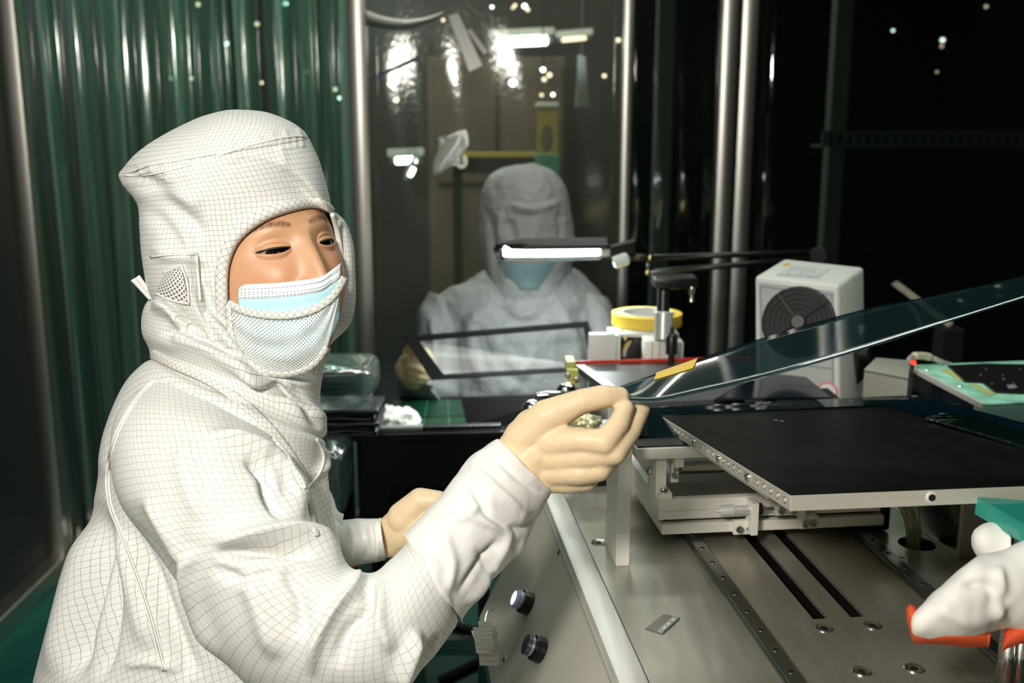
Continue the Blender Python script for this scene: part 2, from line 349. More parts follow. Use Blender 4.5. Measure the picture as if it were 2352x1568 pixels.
# ceiling fixtures carrying the room's lamps
def fixture(x, y, sx, sy, z, label):
    t = thing('ceiling_lamp', label, 'lamp', (x, y, z))
    part('housing', wbox(x-sx/2-.03, x+sx/2+.03, y-sy/2-.03, y+sy/2+.03, z+.012, 2.60, .004), WHITEP, t)
    ax = sx > sy
    for s in (-1, 1):
        a = (x-sx/2, y+s*sy*.25, z+.022) if ax else (x+s*sx*.25, y-sy/2, z+.022); b = (x+sx/2, y+s*sy*.25, z+.022) if ax else (x+s*sx*.25, y+sy/2, z+.022)
        part('tube', cyl(a, b, .013, 12), TUBED, t, smooth=True)
fixture(.0, 2.72, 1.2, .14, 2.50, 'twin-tube ceiling lamp in front of the steel posts')
fixture(.55, 1.75, 1.2, .14, 2.50, 'twin-tube ceiling lamp above the machine')
fixture(-.65, .2, 1.2, .14, 2.50, 'twin-tube ceiling lamp over the aisle in front of the curtain')
fixture(-.95, 4.3, .14, 1.2, 2.45, 'twin-tube ceiling lamp behind the strip curtain')
fixture(.35, 4.6, 1.2, .14, 2.45, 'twin-tube ceiling lamp beyond the vinyl panel')
# ================================================================ room beyond the partition
def ty(px, py, y): return PY(px, py, y)
def tubelamp(p0, p1, r, label, m=TUBED):
    t = thing('fluorescent_lamp', label, 'lamp', (p0+p1)/2, 'fluorescent lamps beyond the partition')
    d = (p1-p0)/np.linalg.norm(p1-p0)
    part('tube', cyl(p0, p1, r, 14, r*.4), m, t, smooth=True)
    part('housing', obox(p0-d*.03+np.array([0, -.03, r*1.2]), d*(np.linalg.norm(p1-p0)+.06), (0, .06, 0), (0, 0, .03)), WHITEP, t)
    for e in (p0, p1): part('hanger', cyl((e[0], e[1], e[2]+r*1.2+.02), (e[0], e[1], 2.6), .002, 6), BLACKM, t)
    for e, s in ((p0, -1), (p1, 1)): part('end_cap', cyl(e, e+d*s*.02, r*1.15, 12), GREYP, t)
tubelamp(ty(1142, 98, 5.0), ty(1258, 93, 5.0), .021, 'bright horizontal fluorescent tube above the hooded worker')
tubelamp(ty(908, 369, 4.6), ty(958, 367, 4.6), .016, 'short bright tube low behind the vinyl panel')
tubelamp(ty(1290, 92, 5.4), ty(1346, 87, 5.4), .010, 'dim narrow tube right of the bright ceiling tube', WARM)
tubelamp(ty(940, 404, 4.4), ty(950, 384, 4.4), .012, 'tiny upright tube beneath the short bright tube')
sp = [(1130, 16, 5), (1205, 14, 8), (1212, 22, 7), (1178, 18, 5), (1183, 12, 6), (1420, 92, 8), (1178, 190, 13), (1170, 148, 7), (1188, 147, 7), (1247, 160, 8), (1262, 172, 9), (1250, 182, 8), (1244, 218, 6), (1270, 217, 6), (895, 193, 8), (910, 230, 9), (925, 112, 6), (1018, 46, 6), (948, 148, 6), (2051, 70, 6), (2165, 92, 9), (2163, 106, 7), (2152, 165, 5), (2265, 15, 7), (1388, 174, 7), (440, 180, 6), (600, 190, 6), (705, 165, 7), (770, 205, 8), (780, 225, 6), (520, 100, 8), (455, 10, 8), (655, 8, 9), (590, 55, 8), (395, 180, 7)]
ORD = 'first second third fourth fifth sixth seventh eighth ninth tenth eleventh twelfth thirteenth fourteenth fifteenth sixteenth seventeenth eighteenth nineteenth twentieth'.split()
cnt = {}
for i, (a, b, r) in enumerate(sorted(sp)):
    y = 4.8 if 840 < a < 1440 else 4.2
    c = ty(a, b, y); rr = r/2400*y*.62
    side = 'green strip curtain' if a < 800 else ('clear vinyl panel' if a < 1445 else 'wide dark panel')
    k = cnt.get(side, 0); cnt[side] = k+1
    l = thing('light_blob', f'{ORD[k]} small round light blob from the left behind the {side}', 'lamp', c, f'light blobs behind the {side}')  # glowing bulbs stand in for light blobs, some of them reflections
    part('bulb', lathe([(rr*.4, -rr*.9), (rr*.85, -rr*.5), (rr, 0), (rr*.85, rr*.5), (rr*.4, rr*.9)], c, (0, 0, 1), 12), WARM if i % 3 else TUBED, l, smooth=True)
    part('socket', cyl(c+np.array([0, 0, rr*.8]), c+np.array([0, 0, rr*2.0]), rr*.5, 10), BLACK, l)
    part('cord', cyl(c+np.array([0, 0, rr*1.9]), (c[0], c[1], 2.6), .0015, 6), BLACKM, l)  # cord added so the blob hangs from the ceiling
# large things beyond the vinyl panel
def bbox_px(x0, y0, x1, y1, Y, dep, bev=.004):
    a = ty(x0, y1, Y); b = ty(x1, y0, Y); return wbox(a[0], b[0], Y, Y+dep, a[2], b[2], bev)
t = thing('equipment_cabinet', 'tall brown equipment cabinet beyond the vinyl panel', 'cabinet', (ty(1140, 700, 5.3)[0], 5.5, 0))
part('body', (lambda a, b: wbox(a[0], b[0], 5.3, 5.8, 0, b[2], .006))(ty(985, 420, 5.3), ty(1300, 130, 5.3)), BROWN, t)
part('door', bbox_px(1000, 420, 1140, 150, 5.28, .02), BROWN, t); part('door', bbox_px(1150, 420, 1290, 150, 5.28, .02), BROWN, t)
t = thing('yellow_column', 'yellow machine column with oval hole beyond the vinyl panel', 'machine', (ty(1257, 300, 4.5)[0], 4.55, 0))
def column():
    a = ty(1233, 380, 4.5); b = ty(1281, 240, 4.5); cx = (a[0]+b[0])/2; cz = ty(1257, 318, 4.5)[2]; n = 24; V = []; Fc = []
    hw = (b[0]-a[0])/2; z0, z1 = a[2]-.4, b[2]
    for y in (4.5, 4.54):
        for k in range(n):
            an = 2*math.pi*(k+.5)/n; c, s = math.cos(an), math.sin(an); V.append((cx+hw*.62*c, y, cz+.06*s))
        for k in range(n):
            an = 2*math.pi*(k+.5)/n; c, s = math.cos(an), math.sin(an); m = max(abs(c), abs(s)); x, z = c/m, s/m
            V.append((cx+hw*x, y, (z1 if z > 0 else z0) if abs(z) > .99 else cz+z*(z1-cz if z > 0 else cz-z0)))
    for k in range(n):
        k2 = (k+1) % n; Fc += [(k, k2, n+k2, n+k), (2*n+k2, 2*n+k, 3*n+k, 3*n+k2), (k2, k, 2*n+k, 2*n+k2), (n+k, n+k2, 3*n+k2, 3*n+k)]
    return V, Fc
YELD = mat('yellow_machine', (.36, .27, .03), .4)
part('column', column(), YELD, t)
part('cap', bbox_px(1231, 246, 1283, 236, 4.49, .06), WHITEP, t)
part('foot', bbox_px(1230, 400, 1285, 355, 4.48, .07), mat('sea_green', (.05, .26, .16), .5), t)
t = thing('yellow_conveyor', 'low conveyor with a yellow side strip beyond the vinyl panel', 'machine', (ty(1140, 380, 4.7)[0], 4.8, 0))
part('side_strip', bbox_px(1045, 362, 1232, 350, 4.7, .03), YELD, t); part('bed', bbox_px(1040, 398, 1240, 362, 4.72, .3), BLACKM, t)
part('roller_end', cyl(ty(1060, 372, 4.68), ty(1060, 372, 4.76), .03, 18, .004), STEEL, t, angle=40)
for px in (1050, 1225): part('leg', wbox(ty(px, 400, 4.8)[0]-.02, ty(px, 400, 4.8)[0]+.02, 4.8, 4.84, 0, ty(px, 398, 4.8)[2]), BLACKM, t)
pt_ = ty(1336, 132, 4.325)
part('paper_sheet', join(sheet(bilin(ty(1322, 245, 4.3), ty(1352, 245, 4.35), ty(1345, 130, 4.3), ty(1328, 125, 4.35), 5, 3), .003), cyl(pt_, (pt_[0], pt_[1], 2.6), .0015, 6)), mat('pale_paper', (.40, .44, .44), .8), label='pale narrow paper sheet hanging beyond the vinyl panel', cat='paper')
# loose film and tape hanging on the partition
G = []
for j in range(25):
    s = j/24; a = 838+180*s; b = 22+74*s-62*s*s-8*s**3; wid = 30*(1-s)**.7+5
    G.append([PY(a, b+wid*k/5, YB-.035-.03*math.sin(s*3.1)-.012*math.sin(k*.9)) for k in range(6)])
part('film_strip', sheet(G, .001), clear('cloudy_film', (.8, .8, .78), .22, .3, .75, (.85, .83, .78), None, .2), smooth=True, label='curved cloudy film strip sagging from the top of the steel post', cat='film')
part('clear_tape', sheet(bilin(PY(1030, 36, YB-.02), PY(1052, 30, YB-.02), PY(1108, 150, YB-.025), PY(1078, 165, YB-.025), 8, 3), .0006), clear('dull_tape', (.75, .75, .70), .06, .3, .35, (.45, .44, .38)), label='dull wide tape strip hanging slanted on the vinyl panel', cat='tape')
part('clear_tape', sheet(bilin(PY(1072, 70, YB-.02), PY(1082, 66, YB-.02), PY(1120, 118, YB-.025), PY(1112, 126, YB-.025), 8, 3), .0006), clear('pink_tape', (.75, .72, .72), .06, .3, .4, (.46, .42, .42)), label='narrow pinkish tape strip beside the dull slanted tape', cat='tape')
part('blue_tape', sheet(bilin(PY(848, 178, YB-.034), PY(846, 184, YB-.034), PY(960, 136, YB-.02), PY(957, 129, YB-.02), 3, 12), .001), mat('blue_tape', (.012, .014, .10), .5), label='dark blue tape strap slanting from the steel post', cat='tape')
G = []
for i in range(9):
    G.append([PY(1000+14*k+6*math.sin(i*.7), 315+i*11-k*(3+.3*i)+4*math.sin(k+i), YB-.03-.015*math.sin(k*1.1+i*.5)) for k in range(6)])
part('film_scrap', sheet(G, .001), MATS['cloudy_film'], smooth=True, label='crumpled film scrap stuck low on the vinyl panel left of the hood', cat='film')
# behind the dark right panels
DIMG = mat('dim_grey', (.40, .42, .38), .6)
t = thing('cable_tray', 'dim perforated cable tray behind the wide dark panel', 'tray', (ty(2130, 320, 3.9)[0], 3.95, ty(2130, 336, 3.9)[2]))
a = ty(1890, 300, 3.9); b = ty(2420, 338, 3.9)
part('tray_side', wbox(a[0], b[0]+.2, 3.9, 3.91, b[2], a[2]), DIMG, t); part('tray_floor', wbox(a[0], b[0]+.2, 3.91, 4.05, b[2], b[2]+.006), DIMG, t)
hm = meshdata('tray_slot', wbox(-.004, .004, -.003, .001, -.018, .018), DARKHOLE)
for k in range(30): inst('slot', hm, (a[0]+.03+k*.034, 3.899, (a[2]+b[2])/2), t)
for px, lb, m in ((1525, 'dim pillar behind the narrow dark panel', DIMG), (1925, 'dim pillar behind the left of the wide dark panel', DIMG)):
    q = ty(px, 300, 4.3); part('pillar', join(wbox(q[0]-.035, q[0]+.035, 4.3, 4.37, 0, 2.6, .004), wbox(q[0]-.06, q[0]+.06, 4.28, 4.39, 0, .05), wbox(q[0]-.06, q[0]+.06, 4.28, 4.39, 2.55, 2.6)), m, label=lb, cat='pillar')
# ================================================================ rear bench and the things on it
DZ = .80
t = thing('rear_bench', 'dark bench at which the worker in grey sits', 'table', (.25, 2.1, 0))
part('worktop', wbox(-.25, 1.45, 1.92, 2.24, DZ-.03, DZ, .003), BLACKM, t)
for x in (-.22, 1.40):
    for y in (1.96, 2.20): part("leg", wbox(x-.02, x+.02, y-.02, y+.02, 0, DZ-.03), STEEL, t)
part('brace', wbox(-.20, 1.38, 2.19, 2.21, .2, .24), STEEL, t)
g = [PZ(868, 985, DZ+.001), PZ(1072, 985, DZ+.001), PZ(1058, 922, DZ+.001), PZ(905, 922, DZ+.001)]
mo = part('cutting_mat', join(prism(g, (0, 0, .004))), GREENMAT, label='dark green cutting mat on the rear bench', cat='mat')
for f0, f1 in ((.2, .21), (.5, .51), (.8, .81)):
    part('grid_line', prism([g[0]+(g[1]-g[0])*f0+EZ*.0041, g[0]+(g[1]-g[0])*f1+EZ*.0041, g[3]+(g[2]-g[3])*f1+EZ*.0041, g[3]+(g[2]-g[3])*f0+EZ*.0041], (0, 0, .0003)), mat('mat_line', (.05, .2, .12), .5), mo)
# grey panel leaning behind the mat
a, b, c, d = PZ(1075, 985, DZ+.002), PZ(1235, 975, DZ+.002), PZ(1330, 908, DZ+.06), PZ(1062, 918, DZ+.06)
part('display_panel', join(hexa([a, b, c, d, a+EZ*.006, b+EZ*.006, c+EZ*.006, d+EZ*.006], .001)), mat('panel_grey', (.06, .062, .065), .4), label='flat dark grey display panel tilted on the rear bench', cat='panel')
# crumpled tissue
def blob(c, rx, ry, rz, seed, amp, n=36, freq=3.0):
    V = []; Fc = []
    for i in range(n//2+1):
        th = math.pi*i/(n//2)
        for j in range(n):
            ph = 2*math.pi*j/n; v = Vector((math.sin(th)*math.cos(ph), math.sin(th)*math.sin(ph), math.cos(th)))
            k = 1+amp*noise.fractal(v*freq+Vector((seed, 0, 0)), .8, 2, 4)+amp*.7*(1-2*abs(noise.noise(v*freq*1.4+Vector((0, seed, 0)))))
            V.append((c[0]+rx*v.x*k, c[1]+ry*v.y*k, max(c[2]+rz*v.z*k, c[2]-rz*.9)))
    return V, gridfaces(n//2+1, n, True)
c = PZ(905, 968, DZ+.02)
part('tissue', blob(c, .040, .045, .022, 3.1, .38), CLOTH, smooth=True, label='crumpled white tissue on the green cutting mat', cat='tissue')
# black slotted crate in front of the bench
t = thing('slotted_crate', 'black slotted anti-static crate behind the outstretched arm', 'crate', (PZ(985, 1180, .75)))
zt = .885; A = PZ(818, 993, zt); B = PZ(1150, 985, zt); dv = np.array([.0, .035, 0]); zb = .735
for nm, o, u, v in (('front_wall', A, B-A, np.array([0, .008, 0])), ('back_wall', A+dv-np.array([0, .008, 0]), B-A, np.array([0, .008, 0])), ('side_wall', A, np.array([.008, 0, 0]), dv), ('side_wall', B-np.array([.008, 0, 0]), np.array([.008, 0, 0]), dv)):
    part(nm, obox(np.array([o[0], o[1], zb]), u, v, (0, 0, zt-zb-(.004 if nm == 'side_wall' else 0)), .002), BLACK, t)
part('floor_plate', obox(np.array([A[0], A[1], zb-.006]), B-A, dv, (0, 0, .006)), BLACK, t)
part('rim', obox(A+np.array([-.006, -.008, -.014]), (B-A)+np.array([.012, 0, 0]), (0, .010, 0), (0, 0, .012), .002), BLACK, t)
tm = meshdata('tooth', wbox(-.0022, .0022, 0, .02, 0, .007, .0006), BLACK)
tp = meshdata('tooth_pale', wbox(-.0022, .0022, 0, .02, 0, .007, .0006), GREYP)
for k in range(44): inst('tooth', tp if 4 < k < 20 else tm, A+(B-A)*(k+.5)/44+np.array([0, .002, -.001]), t)
part('handle_recess', wbox(A[0]+.055, B[0]-.03, A[1]-.004, A[1]+.002, zb+.02, zb+.045, .001), BLACKM, t)
for px in (0, 1):
    for q in (0, 1):
        x = A[0]+.02 if px == 0 else B[0]-.04; y = A[1] if q == 0 else A[1]+.015
        part('stand_leg', wbox(x, x+.02, y, y+.02, 0, zb-.006), BLACKM, t)
# plastic-wrapped stacks at the left, on a low dark cart
t = thing('supply_cart', 'dark supply cart behind the standing worker', 'cart', (-.38, 1.72, 0))
part('shelf', wbox(-.62, -.30, 1.55, 1.95, .80, .82, .003), BLACKM, t); part('shelf', wbox(-.62, -.30, 1.50, 1.95, .60, .62, .003), BLACKM, t)
for x in (-.60, -.32):
    for y in (1.56, 1.93): part('leg', wbox(x-.012, x+.012, y-.012, y+.012, 0, .80), BLACKM, t)
PGLASS = clear('wrapped_plate', (.72, .85, .80), .05, .08, .35, (.26, .40, .35))
def bag(name, x0, y0, x1, y1, zc, dep, seed, label, inner):
    t = thing(name, label, 'bag', P((x0+x1)/2, y1, zc+dep/2))
    G = []; n = 40
    c0 = P((x0+x1)/2, (y0+y1)/2, zc+dep/2); rx = (x1-x0)/2/F*zc; rz = (y1-y0)/2/F*zc; V = []
    for i in range(n//2+1):
        th = math.pi*i/(n//2)
        for j in range(n):
            ph = 2*math.pi*j/n; sg = lambda q, e: math.copysign(abs(q)**e, q)
            v = np.array([sg(math.cos(ph), .35)*sg(math.sin(th), .35), sg(math.sin(ph), .35)*sg(math.sin(th), .35), sg(math.cos(th), .35)])
            k = 1+.07*noise.fractal(Vector(v*3)+Vector((seed, 0, 0)), .7, 2, 4)
            V.append(c0+np.array([rx*v[0]*k, dep/2*v[1]*k, rz*v[2]*k]))
    part('wrapper', (V, gridfaces(n//2+1, n, True)), BAG, t, smooth=True)
    for k in range(inner):
        z = c0[2]-rz*.8+1.6*rz*k/max(inner-1, 1)
        part('glass_plate', wbox(c0[0]-rx*.8, c0[0]+rx*.75, c0[1]-dep*.38, c0[1]+dep*.38, z, z+.004), PGLASS, t)
bag('plastic_bag', 690, 824, 868, 908, 1.86, .16, 1.0, 'clear plastic bag of glass plates behind the standing worker, upper one', 6)
bag('plastic_bag', 690, 1002, 806, 1165, 1.62, .14, 5.0, 'clear plastic bag of glass plates below the dark bundle beside the black crate', 8)
DFM = mat('dark_film', (.022, .024, .028), .28, 0, .5, bump=((12, 12, 60), .4, .004))
t = thing('film_stack', 'stack of dark shiny film sheets between the two plastic bags', 'film', (P(792, 985, 1.76)))
rf = random.Random(11); lo_, hi_ = P(792, 988, 1.76)[2], P(792, 922, 1.76)[2]
for k in range(7):
    cx, cy = P(792, 950, 1.76)[:2]; zz = lo_+(hi_-lo_)*(k+.5)/7; ox, oy = rf.uniform(-.006, .006), rf.uniform(-.006, .006); pq = rf.uniform(0, 6)
    G = np.array([[(cx+ox-.075+.135*j/16, cy+oy-.05+.10*i/10, zz+.0022*math.sin(j*.7+pq)*math.cos(i*.5+pq)) for j in range(17)] for i in range(11)])
    part('film_sheet', sheet(G, .0052), DFM, t, smooth=True)
# ================================================================ machine (rails give its axes)
TOP = .90
mc = thing('bonding_machine', 'grey metal bonding machine with slide rails and tilted black platen', 'machine', MT(.42, 1.0, 0))
# base plate with two slots and a round cable hole: built from strips round the openings
sl = ((.414, .430), (.454, .470)); hole_c = (.614, 1.121); hr = .022
def baseplate():
    t0, t1, d0, d1, z1, z0 = .2185, .70, .42, 1.36, TOP, TOP-.004; gs = []
    gs.append(mbox(t0, sl[0][0], d0, d1, z0, z1)); gs.append(mbox(sl[0][1], sl[1][0], d0, d1, z0, z1))
    for a, b in sl: gs.append(mbox(a, b, d0, .947, z0, z1)); gs.append(mbox(a, b, 1.30, d1, z0, z1))
    gs.append(mbox(sl[1][1], hole_c[0]-.04, d0, d1, z0, z1)); gs.append(mbox(hole_c[0]+.04, t1, d0, d1, z0, z1))
    gs.append(mbox(hole_c[0]-.04, hole_c[0]+.04, d0, hole_c[1]-.04, z0, z1)); gs.append(mbox(hole_c[0]-.04, hole_c[0]+.04, hole_c[1]+.04, d1, z0, z1))
    n = 32; V = []; Fc = []
    for z in (z1, z0):
        for k in range(n):
            a = 2*math.pi*(k+.5)/n; c, s = math.cos(a), math.sin(a); m = max(abs(c), abs(s))
            V.append(MT(hole_c[0]+hr*c, hole_c[1]+hr*s, z)); V.append(MT(hole_c[0]+.04*c/m, hole_c[1]+.04*s/m, z))
    for k in range(n):
        k2 = (k+1) % n; Fc.append((2*k, 2*k+1, 2*k2+1, 2*k2)); Fc.append((2*k, 2*k2, 2*n+2*k2, 2*n+2*k))
    gs.append((V, Fc)); return join(*gs)
bp = part('base_plate', baseplate(), PLATE, mc)
part('slot_well', join(mbox(.412, .432, .94, 1.31, TOP-.075, TOP-.07), mbox(.410, .413, .94, 1.31, TOP-.07, TOP-.004), mbox(.431, .434, .94, 1.31, TOP-.07, TOP-.004), mbox(.452, .472, .94, 1.31, TOP-.075, TOP-.07), mbox(.450, .453, .94, 1.31, TOP-.07, TOP-.004), mbox(.471, .474, .94, 1.31, TOP-.07, TOP-.004), mbox(.412, .474, .935, .945, TOP-.07, TOP-.004)), SLOTM, mc, label='dark well under the two slots')
part('cabinet_body', join(mbox(.10, .70, .42, 1.36, .08, .70, .004), mbox(.50, .70, .43, 1.35, .70, TOP-.014)), GREENC, mc)
for a in (.13, .66):
    for b in (.46, 1.32): part('foot', lathe([(.03, 0), (.03, .02), (.012, .025), (.012, .08)], MT(a, b, 0), EZ, 16), BLACK, mc)
# left ledge (rounded aluminium flange) and sloped control panel
prof = [(.188, TOP-.004), (.190, TOP+.0025), (.194, TOP+.004), (.212, TOP+.004), (.2165, TOP+.002), (.2185, TOP-.004), (.2185, TOP-.02), (.188, TOP-.02)]
part('ledge', prism([MT(a, .42, z) for a, z in prof], ED*.94), mat('worn_ledge', (.74, .73, .68), .45, .3, var=((120, 8, 60), .10), bump=((600, 20, 300), .08, .0004)), mc, angle=30)
sa = math.radians(25); sd = -ET*math.sin(sa)-EZ*math.cos(sa); pn = -ET*math.cos(sa)+EZ*math.sin(sa)
po = MT(.1875, .42, TOP-.006); PH = .20
cp = part('control_panel', obox(po-pn*.003, ED*.94, sd*PH, pn*.003, .0006), PANELM, mc)
part('seam_strip', obox(po-pn*.0004, ED*.94, sd*.003, pn*.0012), BEIGE, mc)
part('panel_edge', obox(po+sd*PH-pn*.02, ED*.94, sd*.003, pn*.02), mat('green_edge', (.04, .12, .09), .5), mc)
def on_panel(px, py):
    r = ray(px, py); s = ((po-CAM)@pn)/(r@pn); return CAM+r*s
blens = [clear('button_lens_lit', (.75, .78, .95), .12, .08, .55, (.75, .78, .92), None, .4), clear('button_lens', (.30, .32, .50), .14, .08, .6, (.06, .07, .12))]
for (px, py), lm, lb in (((1218, 1387), 0, 'lit white push button'), ((1247, 1494), 1, 'dark blue push button')):
    c = on_panel(px, py)
    b = part('push_button', lathe([(.0135, 0), (.0145, .001), (.0145, .011), (.0138, .0125), (.0115, .0125)], c, pn, 32), BLACK, cp, angle=35, label=lb+' with black bezel')
    # lens (kept as siblings of the bezel under the panel: three levels at most)
    part('button_lens', lathe([(.0112, .010), (.0112, .0215), (.0100, .0225)], c, pn, 32), blens[lm], cp, angle=35)
    part('button_collar', lathe([(.0108, .012), (.0108, .0145), (.0113, .0145), (.0113, .0165), (.0108, .0165), (.0108, .019)], c, pn, 32), mat('collar', (.62, .64, .70), .3, .6), cp, angle=35)
    part('button_face', lathe([(.0088, .0226), (.0086, .0229)], c, pn, 32), emis('lit_face', (.80, .84, 1), 1.6) if lm == 0 else mat('button_face_dark', (.05, .06, .09), .25), cp, angle=35)
csk = join(lathe([(.0036, 0), (.0036, .0007), (.0024, .0012)], (0, 0, 0), (0, 0, 1), 14))
csm = meshdata('panel_screw', csk, STEEL)
for px, py in ((1284, 1269), (1158, 1514)): inst('screw', csm, on_panel(px, py), cp, pn)
# flush screws of the base plate
def socket(R, h, hexr):
    """cap screw head with a recessed hexagon"""
    n = 24; V = []; Fc = []; rings = [(R, 0, 0), (R, h*.85, 0), (R*.9, h, 0), (hexr*1.15, h, 0), (hexr, h*.96, 1), (hexr, h*.35, 1)]
    for r, z, hx in rings:
        for k in range(n):
            a = 2*math.pi*k/n; rr = r
            if hx: rr = r*math.cos(math.pi/6)/math.cos((a % (math.pi/3))-math.pi/6)
            V.append((rr*math.cos(a), rr*math.sin(a), z))
    for i in range(len(rings)-1):
        for k in range(n): Fc.append((i*n+k, i*n+(k+1) % n, (i+1)*n+(k+1) % n, (i+1)*n+k))
    Fc.append(tuple((len(rings)-1)*n+k for k in range(n))); Fc.append(tuple(range(n))[::-1])
    return V, Fc
flush = meshdata('flush_screw', join(lathe([(.0095, -.002), (.0095, .0005), (.0088, .0012), (.0070, .0008), (.0060, .0002)], (0, 0, 0), (0, 0, 1), 28)), mat('screw_ring', (.60, .58, .52), .25, 1))
hexd = meshdata('hex_recess', lathe([(.0036, 0), (.0036, .0006)], (0, 0, 0), (0, 0, 1), 6), DARKHOLE)
for a, b in ((.417, .927), (.468, .927), (.418, .842), (.469, .842), (.2335, 1.166), (.24, .60)):
    inst('flush_screw', flush, MT(a, b, TOP+.0002), bp); inst('hex_recess', hexd, MT(a, b, TOP+.0001), bp)
# linear rails with counterbored holes
hr_ = meshdata('rail_hole', join(lathe([(.0040, 0), (.0040, .0003), (.0034, .0003), (.0033, -.0008)], (0, 0, 0), (0, 0, 1), 18)), STEEL)
hd_ = meshdata('rail_hole_dark', lathe([(.0032, 0), (.0032, .0004)], (0, 0, 0), (0, 0, 1), 18), DARKHOLE)
for tc_ in (.346, .555):
    pf = [(-.0075, 0), (-.0075, .0035), (-.0058, .0050), (-.0058, .0062), (-.0075, .0078), (-.0075, .0095), (-.0068, .0102), (.0068, .0102), (.0075, .0095), (.0075, .0078), (.0058, .0062), (.0058, .0050), (.0075, .0035), (.0075, 0)]
    rl = part('slide_rail', prism([MT(tc_+a, .50, TOP+z) for a, z in pf], ED*.84), RAILM, mc, angle=25)
    d0 = .832 if tc_ < .4 else 1.035-.0403*5
    for k in range(-6, 12):
        d = d0+k*.0402
        if .52 < d < 1.22: inst('rail_hole', hr_, MT(tc_, d, TOP+.0102), rl); inst('hole_bottom', hd_, MT(tc_, d, TOP+.0100), rl)
# upright post at the left
pz = MD(1420, 930, 1.096)[1]
part('upright_post', mbox(.240, .2555, 1.096, 1.160, TOP, pz, .0008), ALUB, mc)
# side box at the right with polished face
part('side_box', mbox(.640, .70, 1.078, 1.34, TOP, TOP+.115, .001), mat('polished_side', (.40, .41, .38), .18, 1), mc)
part('side_box_end', mbox(.640, .70, 1.074, 1.079, TOP, TOP+.118, .0008), mat('brownish_alu', (.44, .40, .34), .5, .5), mc)
# bundle of clear tubes dropping into the hole
rnd = random.Random(3)
for k in range(6):
    o = rnd.uniform(-.010, .010); o2 = rnd.uniform(-.008, .008)
    part('air_tube', tube([MT(.560+.006*k, 1.17, TOP+.070+.006*(k % 3)), MT(.580+.004*k, 1.155, TOP+.066+.008*(k % 3)), MT(.600+o*.6+.002*k, 1.140, TOP+.045), MT(.611+o*.5, 1.124+o2*.6, TOP+.01), MT(.613+o*.6, 1.120+o2, TOP-.06)], .0036, 10, 8), TUBEM, mc, smooth=True)
part('carriage_block', mbox(.55, .598, 1.16, 1.26, TOP+.002, TOP+.05, .002), BLACK, mc)
# ---- sliding stage
S0 = TOP+.016
def stage_pt(px, py, z):
    q = PZ(px, py, z); return q@ET, q@ED
tL, dF = stage_pt(1520, 1228, S0); tR, _ = stage_pt(2020, 1198, S0)
stg = part('stage_plate', mbox(tL, tR, dF, dF+.19, S0, S0+.0125, .0008), ALUB, mc)
s2 = part('stage_plate', mbox(tL-.004, tR-.004, dF+.003, dF+.19, S0+.0175, S0+.028, .0006), ALUB, mc)
part('stage_gap', mbox(tL+.006, tR-.006, dF+.012, dF+.186, S0+.0125, S0+.0175), BLACKM, mc)
s3 = part('stage_plate', mbox(tL-.004, tR-.004, dF+.003, dF+.19, S0+.0283, S0+.0425, .0006), ALUB, mc)
Z3 = S0+.0425
part('stage_shade', mbox(tL+.004, tR-.012, dF+.014, dF+.186, Z3, Z3+.0012), mat('shaded_olive', (.11, .105, .08), .4, .5), mc)  # dark sheet added as the shade under the platen
for a in (.346, .555): part('carriage', mbox(a-.016, a+.016, dF+.03, dF+.09, TOP+.004, S0, .001), RAILM, mc)
capM = meshdata('cap_screw', socket(.0045, .005, .0024), STEEL)
capS = meshdata('cap_screw_small', socket(.0036, .004, .0018), STEEL)
# hinge upright and foot
ht0, hz1 = MD(1509, 1056, dF+.008); ht1, _ = MD(1533, 1056, dF+.008)
hg = part('hinge_block', mbox(ht0, ht1, dF+.010, dF+.05, Z3, hz1, .0006), ALUB, mc)
part('hinge_foot', mbox(ht0+.002, ht1+.006, dF+.003, dF+.03, Z3, Z3+.008, .0005), ALUB, mc)
inst('cap_screw', capM, MT((ht0+ht1)/2+.003, dF+.008, Z3+.008), hg)
part('hinge_screw_head', (lambda g: (np.array(g[0])@np.array([EZ, ED, -ET])+MT(ht0, dF+.03, hz1-.02), g[1]))(socket(.0045, .005, .0024)), STEEL, hg, angle=35)
bt0, bz0 = MD(1541, 1108, dF+.02); bt1, bz1 = MD(1560, 1060, dF+.02)
lk = part('link_block', mbox(bt0, bt1, dF+.02, dF+.028, bz0, bz1, .0005), ALUB, mc)
part('link_screw', (lambda g: (np.array(g[0])@np.array([ET, EZ, -ED])+MT((bt0+bt1)/2, dF+.02, bz0+.010), g[1]))(socket(.0045, .004, .0024)), STEEL, lk, angle=35)
st0, sz0 = MD(1546, 1068, dF+.014); st1, sz1 = MD(1567, 1050, dF+.014)
part('stud_block', mbox(st0, st1, dF+.006, dF+.024, sz0, sz1+.004, .0004), ALUB, mc)
part('stud', lathe([(.0045, 0), (.0045, .006), (.0040, .007)], MT((st0+st1)/2, dF+.012, sz0-.008), EZ, 16), STEEL, mc, angle=35)
ra = MD(1535, 1070, dF+.05); part('hinge_shaft', cyl(MT(ra[0], dF+.05, ra[1]-.003), MT(ra[0]+.20, dF+.05, ra[1]-.003), .0075, 20), STEEL, mc, angle=40)
# upper platform with green glass on top
ut0, uz1 = MD(1462, 1031, dF); _, uz0 = MD(1462, 1056, dF)
part('tilt_platform', mbox(ut0, ut0+.25, dF, dF+.17, uz0, uz1, .0008), ALUB, mc)
part('platform_pad', mbox(ut0+.002, ut0+.248, dF+.004, dF+.168, uz1, uz1+.002), BLACK, mc)
part('pad_glass', mbox(ut0+.004, ut0+.20, dF+.035, dF+.16, uz1+.002, uz1+.004), DKGLASS, mc)
